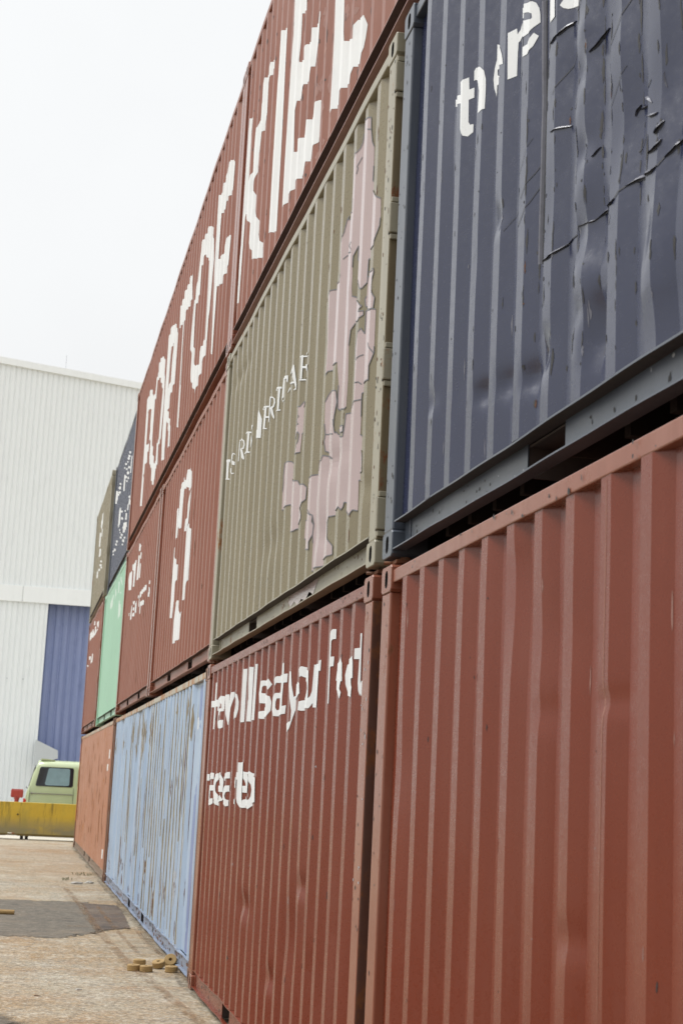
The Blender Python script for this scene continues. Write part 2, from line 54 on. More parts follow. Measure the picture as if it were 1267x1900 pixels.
LET={"B2":[[[5.66,2.422],[5.452,2.413],[5.455,2.047],[5.66,2.05]],[[5.743,2.277],[5.371,2.273],[5.199,2.214],[5.727,2.227]],[[5.373,2.299],[5.103,2.288],[4.924,2.247],[4.924,2.182],[5.124,2.189],[5.128,2.226],[5.197,2.244],[5.377,2.238],[5.379,2.186],[5.396,2.186],[5.394,2.279]],[[5.383,2.201],[5.096,2.194],[5.095,2.173],[5.376,2.153],[5.378,2.109],[5.097,2.105],[5.098,2.049],[5.126,2.04],[5.377,2.052],[5.386,2.083]],[[4.912,2.286],[4.82,2.287],[4.812,2.194],[4.593,2.288],[4.535,2.292],[4.54,2.25],[4.625,2.068],[4.819,2.059]],[[4.536,2.302],[4.286,2.26],[4.265,2.208],[4.265,2.152],[4.286,2.095],[4.537,2.059],[4.361,2.136],[4.299,2.18],[4.306,2.228]],[[4.032,2.423],[3.976,2.424],[3.977,2.053],[4.022,2.051]],[[3.745,2.42],[3.527,2.409],[3.529,2.046],[3.737,2.049],[3.733,2.183],[3.729,2.201]],[[3.473,2.42],[3.438,2.42],[3.443,2.048],[3.501,2.048]],[[3.206,2.292],[3.161,2.294],[2.961,2.28],[2.898,2.29],[2.859,2.252],[2.898,2.22],[2.95,2.247],[3.155,2.26],[3.17,2.25],[3.174,2.213],[2.929,2.188],[2.877,2.178],[2.858,2.141],[2.863,2.087],[2.907,2.051],[3.16,2.046],[3.213,2.053],[3.227,2.092],[3.139,2.098],[2.945,2.114],[2.964,2.138],[3.21,2.149],[3.249,2.212]],[[2.652,2.267],[2.61,2.287],[2.37,2.28],[2.355,2.234],[2.611,2.247],[2.62,2.229]],[[2.373,2.349],[2.339,2.351],[2.336,2.284],[2.302,2.285],[2.304,2.234],[2.335,2.232],[2.341,2.136],[2.339,2.093],[2.304,2.098],[2.307,2.048],[2.364,2.043],[2.405,2.068],[2.382,2.232],[2.379,2.28]],[[2.409,2.182],[2.612,2.185],[2.665,2.159],[2.681,2.087],[2.628,2.046],[2.594,2.043],[2.35,2.042],[2.371,2.078],[2.594,2.08],[2.607,2.094],[2.607,2.132],[2.597,2.152],[2.374,2.146]],[[2.109,2.284],[2.063,2.281],[2.052,2.198],[2.03,2.133],[1.815,2.207],[1.785,2.198],[1.778,2.139],[2.013,2.054],[2.059,1.949],[2.098,1.932],[2.122,1.981],[2.05,1.994],[2.046,2.054],[2.064,2.123],[2.106,2.201]],[[1.81,2.277],[1.776,2.292],[1.744,2.286],[1.524,2.251],[1.507,2.139],[1.507,2.1],[1.49,2.11],[1.477,2.138],[1.47,2.281],[1.253,2.268],[1.235,2.284],[1.213,2.288],[1.215,2.231],[1.229,2.23],[1.244,2.039],[1.465,2.05],[1.465,2.074],[1.495,2.046],[1.538,2.049],[1.757,2.043],[1.786,2.047],[1.782,2.095],[1.756,2.1],[1.574,2.107],[1.529,2.154],[1.558,2.192],[1.75,2.23],[1.772,2.238],[1.785,2.231]],[[0.963,2.406],[0.939,2.424],[0.911,2.423],[0.911,2.373],[0.937,2.372],[0.944,2.361],[0.944,2.284],[0.918,2.284],[0.921,2.235],[0.944,2.234],[0.943,2.047],[0.953,2.046]],[[0.676,2.264],[0.662,2.231],[0.657,2.144],[0.667,2.142],[0.675,2.109],[0.661,2.089],[0.669,2.059],[0.738,2.106],[0.899,2.162],[0.894,2.208],[0.712,2.24]],[[0.395,2.248],[0.389,2.218],[0.386,2.143],[0.41,2.141],[0.401,2.113],[0.39,2.1],[0.397,2.053],[0.612,2.085],[0.631,2.127],[0.637,2.172],[0.624,2.223],[0.451,2.238]],[[0.381,2.281],[0.345,2.283],[0.346,2.351],[0.335,2.352],[0.335,2.281],[0.334,2.111],[0.329,2.08],[0.335,2.058],[0.346,2.08],[0.351,2.117],[0.347,2.23],[0.381,2.231]],[[0.27,2.086],[0.271,2.069],[0.281,2.057],[0.297,2.05],[0.317,2.051],[0.328,2.059],[0.333,2.072],[0.335,2.089],[0.335,2.106],[0.332,2.119],[0.327,2.127],[0.313,2.126],[0.293,2.117],[0.278,2.103]],[[5.697,1.693],[5.66,1.695],[5.657,1.643],[5.689,1.642]],[[5.651,1.702],[5.405,1.705],[5.383,1.702],[5.385,1.654],[5.406,1.657],[5.651,1.65]],[[5.654,1.605],[5.38,1.61],[5.381,1.568],[5.653,1.56]],[[5.654,1.57],[5.45,1.571],[5.454,1.502],[5.383,1.509],[5.379,1.471],[5.403,1.458],[5.652,1.45]],[[5.129,1.699],[5.105,1.702],[5.101,1.656],[5.18,1.595],[5.098,1.535],[5.099,1.514],[5.101,1.46],[5.124,1.465],[5.373,1.502],[5.382,1.553],[5.384,1.635],[5.373,1.673]],[[5.101,1.708],[4.858,1.69],[4.826,1.658],[4.822,1.638],[4.825,1.563],[5.101,1.563],[5.103,1.608],[4.893,1.608],[4.921,1.637],[5.099,1.667]],[[4.862,1.541],[4.823,1.511],[4.825,1.499],[5.1,1.457],[5.103,1.499]],[[4.821,1.675],[4.622,1.701],[4.562,1.709],[4.534,1.711],[4.533,1.665],[4.558,1.663],[4.815,1.646]],[[4.367,1.617],[4.57,1.612],[4.814,1.599],[4.825,1.559],[4.823,1.507],[4.632,1.476],[4.562,1.463],[4.532,1.468],[4.533,1.51],[4.552,1.509],[4.573,1.517],[4.619,1.539],[4.585,1.558],[4.555,1.569],[4.362,1.575]],[[4.056,1.676],[4.035,1.597],[4.253,1.612],[4.259,1.637],[4.254,1.662]],[[4.262,1.503],[4.043,1.526],[4.031,1.486]],[[4.011,1.774],[3.753,1.774],[3.735,1.52],[3.725,1.47],[3.975,1.476],[3.999,1.499],[4.007,1.523],[4.01,1.655],[4.034,1.656],[4.043,1.706],[4.009,1.707]],[[3.736,1.712],[3.715,1.709],[3.523,1.694],[3.491,1.67],[3.498,1.571],[3.732,1.571],[3.735,1.615],[3.703,1.617],[3.704,1.63],[3.715,1.65],[3.734,1.666]],[[3.732,1.519],[3.709,1.526],[3.523,1.547],[3.48,1.524],[3.488,1.488],[3.71,1.47],[3.726,1.469]],[[3.5,1.71],[3.457,1.713],[3.426,1.701],[3.183,1.671],[3.173,1.517],[3.416,1.487],[3.451,1.468],[3.482,1.471],[3.49,1.521],[3.447,1.53],[3.431,1.552],[3.425,1.592],[3.435,1.625],[3.475,1.657]]],"M2":[[[5.702,1.629],[5.643,1.622],[5.644,1.463],[5.692,1.47]],[[5.904,1.671],[5.626,1.628],[5.624,1.596],[5.636,1.611],[5.892,1.646]],[[5.857,1.494],[5.835,1.498],[5.626,1.467],[5.622,1.457]],[[5.348,1.617],[5.372,1.631],[5.429,1.623],[5.433,1.588],[5.38,1.577],[5.379,1.611],[5.368,1.623],[5.356,1.612]],[[5.435,1.598],[5.347,1.55],[5.348,1.525],[5.378,1.533]],[[5.453,1.519],[5.451,1.486],[5.373,1.454],[5.348,1.457],[5.354,1.465],[5.37,1.461],[5.389,1.475],[5.389,1.506]],[[5.082,1.661],[5.071,1.665],[5.075,1.504],[5.085,1.5]],[[5.074,1.666],[4.846,1.624],[4.815,1.61],[4.808,1.581],[4.815,1.554],[5.066,1.592],[4.86,1.539],[4.801,1.546],[4.792,1.577],[4.801,1.612],[4.846,1.635],[5.083,1.677]],[[4.887,1.547],[4.817,1.539],[4.788,1.468],[4.796,1.457],[4.817,1.473]],[[4.544,1.616],[4.523,1.615],[4.528,1.462],[4.563,1.463]],[[4.787,1.671],[4.336,1.584],[4.331,1.572],[4.784,1.658]],[[4.791,1.502],[4.785,1.511],[4.505,1.463],[4.507,1.452]],[[4.31,1.625],[4.267,1.61],[4.318,1.586],[4.506,1.636]],[[4.503,1.588],[4.308,1.54],[4.504,1.547],[4.266,1.493],[4.306,1.455],[4.507,1.494],[4.336,1.485]],[[3.994,1.669],[3.951,1.586],[3.953,1.447],[4.224,1.498],[4.039,1.53],[4.038,1.644]],[[3.721,1.614],[3.691,1.611],[3.7,1.457],[3.753,1.466]],[[3.949,1.665],[3.668,1.618],[3.667,1.607],[3.946,1.653]],[[3.702,1.549],[3.501,1.508],[3.663,1.531],[3.701,1.535]],[[3.946,1.503],[3.765,1.469],[3.676,1.459],[3.678,1.451]],[[3.665,1.67],[3.459,1.623],[3.469,1.462],[3.664,1.498]],[[3.486,1.624],[3.418,1.612],[3.407,1.601],[3.403,1.579],[3.411,1.555],[3.472,1.548],[3.427,1.53],[3.397,1.547],[3.387,1.575],[3.392,1.602],[3.415,1.621],[3.663,1.681]],[[3.448,1.544],[3.415,1.542],[3.389,1.47],[3.392,1.456],[3.409,1.477]],[[3.156,1.613],[3.13,1.612],[3.136,1.458],[3.159,1.46]],[[3.386,1.667],[3.119,1.618],[3.114,1.604],[3.384,1.656]],[[3.21,1.466],[3.192,1.469],[3.118,1.462],[3.117,1.453]],[[3.107,1.676],[2.932,1.632],[3.106,1.534],[3.112,1.509]],[[3.107,1.676],[2.851,1.626],[2.85,1.609],[2.851,1.578],[2.861,1.586],[2.868,1.608],[2.939,1.618]],[[3.11,1.508],[2.887,1.47],[2.908,1.463]],[[2.59,1.627],[2.583,1.605],[2.827,1.538],[2.826,1.522],[2.844,1.506],[2.84,1.52]],[[2.59,1.627],[2.58,1.623],[2.548,1.488],[2.55,1.457],[2.577,1.456],[2.564,1.466],[2.557,1.469],[2.619,1.614]],[[2.662,1.527],[2.56,1.512],[2.559,1.5],[2.659,1.516]],[[2.308,1.61],[2.289,1.611],[2.292,1.46],[2.308,1.461]],[[2.337,1.613],[2.084,1.57],[2.085,1.556],[2.335,1.605]],[[2.291,1.54],[2.062,1.49],[2.063,1.448],[2.082,1.453],[2.097,1.48],[2.29,1.526]],[[2.332,1.457],[2.313,1.461],[2.105,1.421],[2.102,1.41]]],"M1":[[[5.059,1.822],[4.997,1.816],[4.994,1.763],[4.969,1.762],[4.968,1.719],[4.995,1.72],[4.993,1.625],[4.985,1.61],[4.968,1.607],[4.968,1.573],[4.995,1.564],[5.021,1.577],[5.043,1.615],[5.048,1.726],[5.233,1.798],[5.241,1.833],[5.052,1.765]],[[4.972,1.833],[4.963,1.844],[4.793,1.762],[4.746,1.726],[4.735,1.684],[4.734,1.646],[4.736,1.565],[4.765,1.57],[4.804,1.576],[4.797,1.665],[4.818,1.712],[4.964,1.793],[4.971,1.791]],[[4.684,1.807],[4.538,1.718],[4.506,1.671],[4.49,1.629],[4.677,1.701],[4.675,1.676],[4.519,1.592],[4.677,1.637],[4.678,1.588],[4.693,1.63],[4.698,1.67],[4.693,1.714],[4.684,1.744]],[[4.459,1.735],[4.418,1.736],[4.415,1.712],[4.382,1.741],[4.375,1.688],[4.409,1.678],[4.411,1.636],[4.412,1.549],[4.454,1.551]],[[4.384,1.8],[4.222,1.729],[4.181,1.715],[4.164,1.701],[4.151,1.676],[4.146,1.648],[4.145,1.62],[4.175,1.614],[4.199,1.603],[4.263,1.62],[4.376,1.731],[4.186,1.65],[4.181,1.655],[4.184,1.671],[4.206,1.686],[4.238,1.701],[4.381,1.758]],[[4.26,1.581],[4.209,1.567],[4.172,1.593],[4.15,1.572],[4.173,1.544],[4.206,1.529],[4.259,1.544]],[[3.978,1.636],[3.934,1.613],[3.928,1.526],[3.973,1.528]],[[3.898,1.552],[3.885,1.565],[3.877,1.585],[3.67,1.472],[3.689,1.459],[3.84,1.518],[3.864,1.524],[3.884,1.536]]],"T1":[[[11.813,1.987],[11.57,1.89],[11.792,1.078],[11.809,0.328],[12.007,0.378],[11.85,0.854]],[[11.009,1.984],[10.728,1.879],[10.739,1.952],[10.694,1.972],[10.452,1.874],[10.447,1.801],[10.693,1.856],[10.73,1.809],[10.71,1.559],[10.763,1.479],[10.978,1.508],[11.031,1.362],[11.223,1.256],[11.289,1.185],[11.263,1.116],[11.224,1.068],[11.03,0.841],[10.941,0.743],[10.7,0.485],[10.481,0.343],[10.469,0.274],[11.226,0.517],[11.233,0.593],[11.312,0.666],[11.512,0.939],[11.786,1.113],[11.588,1.339],[11.503,1.374],[11.506,1.562],[11.499,1.736],[11.258,1.671],[11.221,1.717],[11.221,1.861]],[[10.196,1.987],[9.872,1.847],[9.866,1.31],[9.862,0.262],[10.385,0.439],[10.382,1.106],[10.203,1.629]],[[9.593,2.006],[9.084,1.794],[9.032,1.55],[9.289,1.661],[9.287,1.453],[9.297,1.315],[9.293,1.298],[9.042,1.191],[9.06,1.289],[9.016,1.293],[8.772,1.188],[8.775,1.289],[8.516,1.189],[8.49,1.263],[8.472,1.249],[8.48,1.05],[8.537,0.92],[8.745,1.0],[8.767,0.904],[9.021,1.006],[9.036,0.99],[9.067,0.92],[9.294,1.01],[9.31,0.945],[9.302,0.752],[9.296,0.635],[9.088,0.552],[9.1,0.645],[8.814,0.553],[8.793,0.648],[8.531,0.549],[8.509,0.639],[8.428,0.625],[8.268,0.399],[8.433,0.339],[8.498,0.339],[8.523,0.262],[8.748,0.341],[8.807,0.266],[9.051,0.339],[9.265,0.353],[9.343,0.356],[9.548,0.362],[9.635,0.357],[9.638,0.689],[9.601,1.293],[9.584,1.652]],[[7.958,1.193],[7.685,1.071],[7.632,0.629],[7.359,0.506],[7.359,0.588],[7.321,0.605],[7.14,0.521],[7.078,0.506],[7.044,0.435],[7.055,0.36],[7.067,0.309],[7.115,0.236],[7.34,0.329],[7.359,0.296],[7.379,0.243],[7.635,0.337],[7.681,0.341],[7.679,0.252],[7.912,0.331],[7.954,0.323],[7.94,0.518],[7.931,0.822]]],"T2":[[[9.972,2.022],[9.695,1.986],[9.434,2.026],[9.121,1.949],[8.851,1.81],[8.861,1.61],[9.409,1.72],[9.685,1.753],[9.469,1.145],[9.69,0.778],[9.46,0.28],[9.966,0.363],[9.958,1.164]],[[9.122,1.724],[8.851,1.81],[8.598,1.2],[8.888,1.143],[8.888,1.003],[9.133,1.024],[9.127,0.862],[9.675,0.937],[9.678,0.817],[9.958,0.955],[9.956,1.29],[9.136,1.136],[8.868,1.259]],[[7.747,2.059],[7.45,1.999],[7.175,1.641],[7.737,1.776],[8.28,1.848],[8.284,1.612],[8.56,1.589],[8.302,0.939],[8.027,0.746],[7.738,0.574],[7.463,0.295],[7.735,0.275],[8.022,0.381],[8.083,0.546],[8.569,0.72],[8.848,1.135],[8.846,1.738],[8.335,1.752],[8.298,1.931],[8.02,1.928],[8.03,2.067]],[[7.45,1.999],[7.18,1.896],[6.904,1.58],[6.889,1.226],[6.904,0.734],[7.185,0.721],[7.175,0.443],[7.456,0.443],[7.464,0.304],[7.745,0.574],[7.463,0.556],[7.466,0.799],[7.185,0.795],[7.186,1.148],[7.173,1.481],[7.737,1.776],[7.175,1.641]],[[6.7,2.062],[6.336,2.097],[5.788,1.97],[5.504,1.829],[5.496,1.683],[6.051,1.755],[6.328,1.77],[6.344,1.031],[6.089,0.295],[6.618,0.385]],[[5.509,1.806],[5.307,1.369],[5.501,1.114],[5.798,1.08],[6.09,0.922],[5.512,0.598],[5.503,0.34],[5.782,0.382],[5.789,0.589],[6.341,0.932],[6.608,1.294],[6.067,1.269],[5.802,1.647],[5.788,1.789]],[[3.86,1.981],[3.827,1.679],[4.116,1.679],[4.399,1.732],[4.668,1.676],[4.668,1.334],[4.657,0.901],[4.435,0.333],[4.673,0.391],[4.677,0.995],[4.69,1.671],[5.227,1.748],[5.239,2.035],[4.961,2.031],[4.722,2.061],[4.396,2.037],[4.127,2.051]],[[2.444,2.04],[2.165,1.939],[2.149,1.624],[2.703,1.824],[3.001,1.798],[3.0,1.473],[3.297,1.459],[3.281,0.97],[2.993,0.684],[2.79,0.33],[3.279,0.572],[3.575,1.029],[3.556,1.583],[3.283,1.711],[3.262,2.048],[3.039,2.096],[2.726,2.059]],[[2.165,1.939],[1.89,1.711],[1.869,1.488],[1.889,0.948],[1.929,0.669],[2.239,0.521],[2.452,0.44],[2.72,0.389],[2.79,0.33],[2.993,0.684],[2.713,0.619],[2.453,0.748],[2.166,0.737],[2.174,1.57],[2.703,1.824],[2.149,1.624]],[[0.495,1.957],[0.504,1.687],[1.047,1.787],[1.053,1.704],[1.336,1.772],[1.34,1.668],[1.34,1.307],[1.073,1.253],[0.856,1.27],[0.763,1.331],[0.49,1.248],[0.504,0.969],[0.772,0.97],[1.052,0.96],[1.336,1.033],[1.339,0.632],[1.34,0.354],[1.592,0.434],[1.612,1.15],[1.666,2.08],[1.342,1.984],[1.337,2.079],[1.06,2.074],[1.043,2.182],[0.575,2.016]]],"M3":[[[2.999,2.225],[2.773,2.197],[2.715,2.148],[2.708,1.986],[2.732,1.946],[3.077,2.058],[3.285,2.069],[3.316,2.041],[3.357,1.859],[3.55,1.679],[3.83,1.745],[3.827,1.939],[3.828,2.169],[3.609,2.185],[3.543,2.196],[3.548,2.242],[3.274,2.162],[3.262,2.244]],[[4.107,1.963],[3.834,1.951],[3.825,1.745],[3.829,1.62],[3.912,1.614]],[[2.706,1.964],[2.722,1.602],[2.78,1.557],[3.012,1.566],[3.003,1.69],[2.734,1.882]],[[2.719,1.601],[2.429,1.503],[2.426,0.983],[2.715,0.808],[2.735,0.81],[2.74,1.168],[2.759,1.522]],[[4.104,1.557],[3.822,1.381],[3.632,1.298],[3.544,1.287],[3.544,1.121],[3.608,1.094],[3.817,0.919],[3.828,0.735],[4.106,0.762],[4.108,1.293]],[[3.272,0.87],[3.029,0.757],[2.984,0.695],[2.732,0.694],[2.989,0.425],[3.275,0.444],[3.277,0.417],[3.554,0.437],[3.557,0.67],[3.54,0.833]]],"M3b":[[[3.324,2.384],[3.003,2.311],[3.02,2.246],[3.316,2.269],[3.554,2.369]],[[3.01,2.211],[2.733,2.165],[2.786,2.08],[3.008,2.118]],[[3.361,2.215],[3.269,2.203],[3.072,2.045],[3.275,1.841],[3.552,1.871],[3.551,2.072]],[[3.007,2.051],[2.751,2.009],[2.779,1.815],[3.009,1.837]],[[3.84,2.209],[3.825,2.208],[3.831,2.132],[3.834,1.994],[3.841,1.807],[4.122,1.84],[4.125,2.084],[4.466,2.136],[4.663,2.242],[4.17,2.199],[4.114,2.208]],[[4.69,2.153],[4.432,2.1],[4.404,1.893],[4.716,1.851],[5.219,1.926],[5.238,2.09],[5.222,2.178]],[[1.058,1.564],[0.791,1.507],[1.064,1.514]],[[1.059,1.473],[0.793,1.415],[0.788,1.361],[1.061,1.345],[1.109,1.378],[1.052,1.412]],[[1.61,1.57],[1.357,1.535],[1.395,1.485],[1.877,1.508],[2.164,1.512],[2.433,1.5],[2.72,1.387],[2.73,1.417],[2.714,1.532],[2.448,1.58],[1.961,1.573]],[[2.992,1.589],[2.722,1.554],[2.734,1.504],[2.999,1.549]],[[1.893,1.397],[1.617,1.353],[1.66,1.316],[2.157,1.345],[2.432,1.393],[2.193,1.246],[2.444,1.265],[2.448,1.43]],[[3.013,1.513],[3.012,1.329],[3.303,1.366],[3.291,1.506]],[[4.114,1.557],[3.843,1.536],[4.114,1.342],[4.174,1.344],[4.126,1.451]],[[3.843,1.589],[3.547,1.565],[3.559,1.506],[3.836,1.551]],[[3.826,1.504],[3.548,1.467],[3.552,1.423],[3.837,1.459]],[[3.829,1.417],[3.356,1.372],[3.551,1.336],[3.839,1.368]],[[4.666,1.502],[4.402,1.471],[4.409,1.425],[4.671,1.459]]],"T3":[[[1.335,1.918],[1.058,1.861],[1.089,1.562],[1.352,1.613]],[[3.273,1.949],[2.727,1.843],[2.726,1.541],[3.061,1.602]],[[5.59,2.061],[5.009,1.956],[4.7,1.777],[5.226,1.731],[5.803,1.839]],[[1.1,1.111],[0.821,1.061],[1.326,0.948],[1.603,0.994]],[[0.854,1.041],[0.524,0.969],[0.552,0.908],[1.042,0.987]],[[3.831,1.415],[3.357,1.334],[3.554,1.045],[3.893,1.04],[4.123,1.121]],[[2.437,0.896],[1.335,0.745],[1.324,0.65],[1.892,0.642],[2.438,0.713]],[[1.888,0.987],[1.342,0.895],[1.342,0.8],[1.884,0.862]],[[1.608,2.037],[1.616,2.021],[1.888,2.073],[2.158,2.142],[2.16,2.161],[1.893,2.117],[1.62,2.056]],[[1.64,1.973],[1.882,2.004],[2.158,2.055],[2.211,2.079],[2.238,2.107],[2.164,2.107],[1.887,2.044]],[[1.882,1.982],[1.892,1.961],[2.172,2.011],[2.449,2.084],[2.452,2.11],[2.193,2.073],[1.898,2.007]],[[2.161,1.975],[2.168,1.961],[2.437,2.012],[2.453,2.025],[2.455,2.041],[2.441,2.049],[2.171,1.991]],[[2.508,2.001],[2.72,2.026],[2.994,2.076],[3.028,2.094],[3.053,2.119],[3.0,2.122],[2.725,2.062]],[[2.995,2.026],[3.002,2.012],[3.273,2.062],[3.29,2.075],[3.293,2.092],[3.277,2.1],[3.006,2.042]],[[2.175,1.843],[2.236,1.837],[2.46,1.877],[2.727,1.941],[2.73,1.961],[2.514,1.931],[2.439,1.912]],[[1.605,1.766],[1.614,1.748],[1.89,1.797],[2.163,1.865],[2.166,1.888],[1.896,1.848],[1.619,1.788]],[[1.638,1.668],[1.883,1.693],[2.163,1.742],[2.44,1.811],[2.443,1.837],[2.17,1.8],[1.889,1.74]],[[2.176,1.695],[2.436,1.725],[2.52,1.735],[2.757,1.794],[2.786,1.822],[2.72,1.824],[2.441,1.766]],[[1.609,1.573],[1.616,1.557],[1.888,1.605],[2.158,1.668],[2.161,1.688],[1.894,1.648],[1.621,1.592]],[[1.935,1.579],[2.16,1.607],[2.184,1.608],[2.445,1.667],[2.447,1.683],[2.228,1.652],[2.163,1.637]],[[3.848,1.879],[4.108,1.91],[4.18,1.918],[4.408,1.973],[4.435,1.999],[4.39,2.004],[4.113,1.947]],[[3.851,1.805],[4.112,1.829],[4.397,1.875],[4.678,1.943],[4.681,1.971],[4.404,1.937],[4.118,1.879]],[[3.916,1.727],[4.117,1.743],[4.397,1.788],[4.675,1.853],[4.678,1.877],[4.404,1.842],[4.122,1.786]],[[4.389,1.768],[4.396,1.753],[4.669,1.798],[4.711,1.816],[4.734,1.838],[4.673,1.838],[4.4,1.785]],[[0.781,1.088],[0.832,1.078],[1.067,1.115],[1.336,1.176],[1.338,1.198],[1.123,1.172],[1.044,1.154]],[[2.734,1.156],[2.994,1.183],[3.048,1.187],[3.288,1.24],[3.291,1.26],[3.273,1.27],[2.998,1.219]],[[1.883,1.028],[1.889,1.015],[2.158,1.057],[2.174,1.068],[2.176,1.084],[2.162,1.093],[1.893,1.043]],[[2.451,0.982],[2.501,0.97],[2.766,1.008],[3.012,1.062],[3.035,1.088],[2.995,1.097],[2.717,1.046]],[[1.334,0.8],[1.354,0.783],[1.618,0.821],[1.891,0.88],[1.894,0.902],[1.656,0.876],[1.4,0.829]],[[1.894,0.725],[1.942,0.713],[2.197,0.748],[2.453,0.802],[2.456,0.824],[2.436,0.836],[2.159,0.787]],[[3.01,0.858],[3.044,0.85],[3.285,0.884],[3.552,0.935],[3.554,0.95],[3.289,0.918],[3.077,0.881]],[[2.994,0.806],[2.999,0.795],[3.028,0.795],[3.28,0.843],[3.281,0.856],[3.065,0.83],[3.002,0.818]],[[2.175,0.637],[2.244,0.628],[2.504,0.662],[2.739,0.712],[2.767,0.739],[2.718,0.746],[2.44,0.698]],[[2.489,0.636],[2.718,0.654],[2.798,0.661],[3.012,0.705],[3.028,0.727],[2.998,0.735],[2.723,0.689]],[[1.345,0.463],[1.6,0.486],[1.629,0.485],[1.891,0.536],[1.893,0.555],[1.68,0.534],[1.604,0.519]],[[1.611,0.449],[1.629,0.429],[1.913,0.466],[2.177,0.52],[2.201,0.549],[2.158,0.559],[1.682,0.482]],[[1.889,0.422],[1.895,0.409],[2.164,0.445],[2.204,0.46],[2.223,0.478],[2.168,0.48],[1.899,0.437]],[[3.639,0.736],[3.837,0.748],[4.113,0.784],[4.196,0.808],[4.389,0.858],[4.118,0.83],[3.841,0.784]],[[3.846,0.708],[3.911,0.699],[4.161,0.731],[4.404,0.779],[4.414,0.801],[4.388,0.811],[4.111,0.765]],[[4.118,0.644],[4.135,0.625],[4.431,0.662],[4.7,0.715],[4.732,0.743],[4.667,0.75],[4.192,0.675]],[[4.674,0.693],[4.681,0.679],[4.955,0.713],[5.226,0.763],[5.228,0.78],[4.959,0.753],[4.698,0.712]],[[4.674,0.633],[4.681,0.62],[4.952,0.654],[5.021,0.673],[5.223,0.718],[4.956,0.689],[4.685,0.648]]],"T4":[[[3.289,2.245],[3.006,2.224],[3.0,1.943],[3.288,1.883],[3.835,2.041]],[[3.076,1.867],[2.723,1.795],[2.758,1.627],[3.282,1.724]],[[4.117,1.923],[3.555,1.845],[3.336,1.486],[4.112,1.599]],[[3.562,1.483],[2.73,1.346],[3.055,1.21],[3.567,1.29]],[[4.111,1.008],[3.36,0.928],[3.563,0.797],[4.121,0.875]],[[1.897,0.958],[2.163,0.975],[2.448,1.009],[2.73,1.06],[2.733,1.082],[2.455,1.057],[2.168,1.014]],[[1.947,0.881],[2.171,0.888],[2.525,0.929],[3.005,1.009],[3.008,1.034],[2.725,1.012],[2.177,0.933]],[[1.618,0.787],[1.884,0.804],[2.169,0.836],[2.45,0.886],[2.453,0.907],[2.175,0.884],[1.889,0.842]],[[2.446,0.845],[2.482,0.827],[3.005,0.889],[3.305,0.943],[3.348,0.974],[3.013,0.946],[2.72,0.903]],[[3.28,0.901],[3.289,0.885],[3.577,0.918],[3.866,0.966],[3.897,0.989],[3.833,0.993],[3.31,0.921]]],"M4":[[[1.601,2.434],[1.326,2.427],[0.766,2.234],[0.82,2.208],[1.327,2.356]],[[1.897,2.414],[1.614,2.391],[1.61,2.182],[1.887,2.213]],[[1.043,2.122],[1.048,2.111],[1.063,2.109],[1.327,2.148],[1.328,2.161],[1.094,2.142],[1.051,2.135]],[[2.733,2.379],[2.454,2.357],[2.438,2.232],[2.718,2.183]],[[3.568,2.324],[3.272,2.338],[3.289,2.234],[3.287,2.141],[3.832,2.129],[4.118,2.182],[4.12,2.278]],[[1.611,2.039],[1.331,2.019],[1.045,1.924],[0.77,1.83],[0.782,1.715],[1.337,1.706],[1.406,1.875]]],"M5":[[[3.838,2.496],[3.288,2.45],[3.018,2.34],[3.564,2.377]],[[2.451,2.341],[1.633,2.296],[1.33,2.168],[1.67,2.146],[2.188,2.248]],[[3.04,2.3],[2.46,2.26],[2.447,2.094],[3.02,2.103]],[[4.401,2.354],[3.886,2.321],[3.043,2.119],[3.864,2.12]],[[5.53,2.352],[4.68,2.35],[3.843,2.161],[4.68,2.161],[5.228,2.163]],[[6.69,2.363],[5.556,2.369],[5.585,2.193],[6.017,2.139],[6.759,2.246]],[[2.444,2.163],[1.89,2.153],[1.61,2.114],[2.45,2.122]],[[3.558,1.741],[3.277,1.72],[3.011,1.533],[3.847,1.536],[4.118,1.57],[3.57,1.643]],[[4.96,1.774],[4.114,1.726],[4.115,1.641],[4.95,1.701]],[[5.949,1.743],[6.101,1.734],[6.522,1.758],[6.9,1.799],[6.942,1.824],[6.615,1.815],[6.174,1.779]],[[6.169,1.683],[6.28,1.676],[6.582,1.694],[6.852,1.722],[6.882,1.74],[6.648,1.734],[6.332,1.708]],[[5.879,1.543],[6.031,1.534],[6.45,1.556],[6.826,1.594],[6.868,1.62],[6.542,1.612],[6.103,1.578]],[[4.951,1.555],[4.96,1.539],[5.27,1.555],[5.574,1.587],[5.848,1.625],[5.507,1.613],[4.988,1.573]]]}
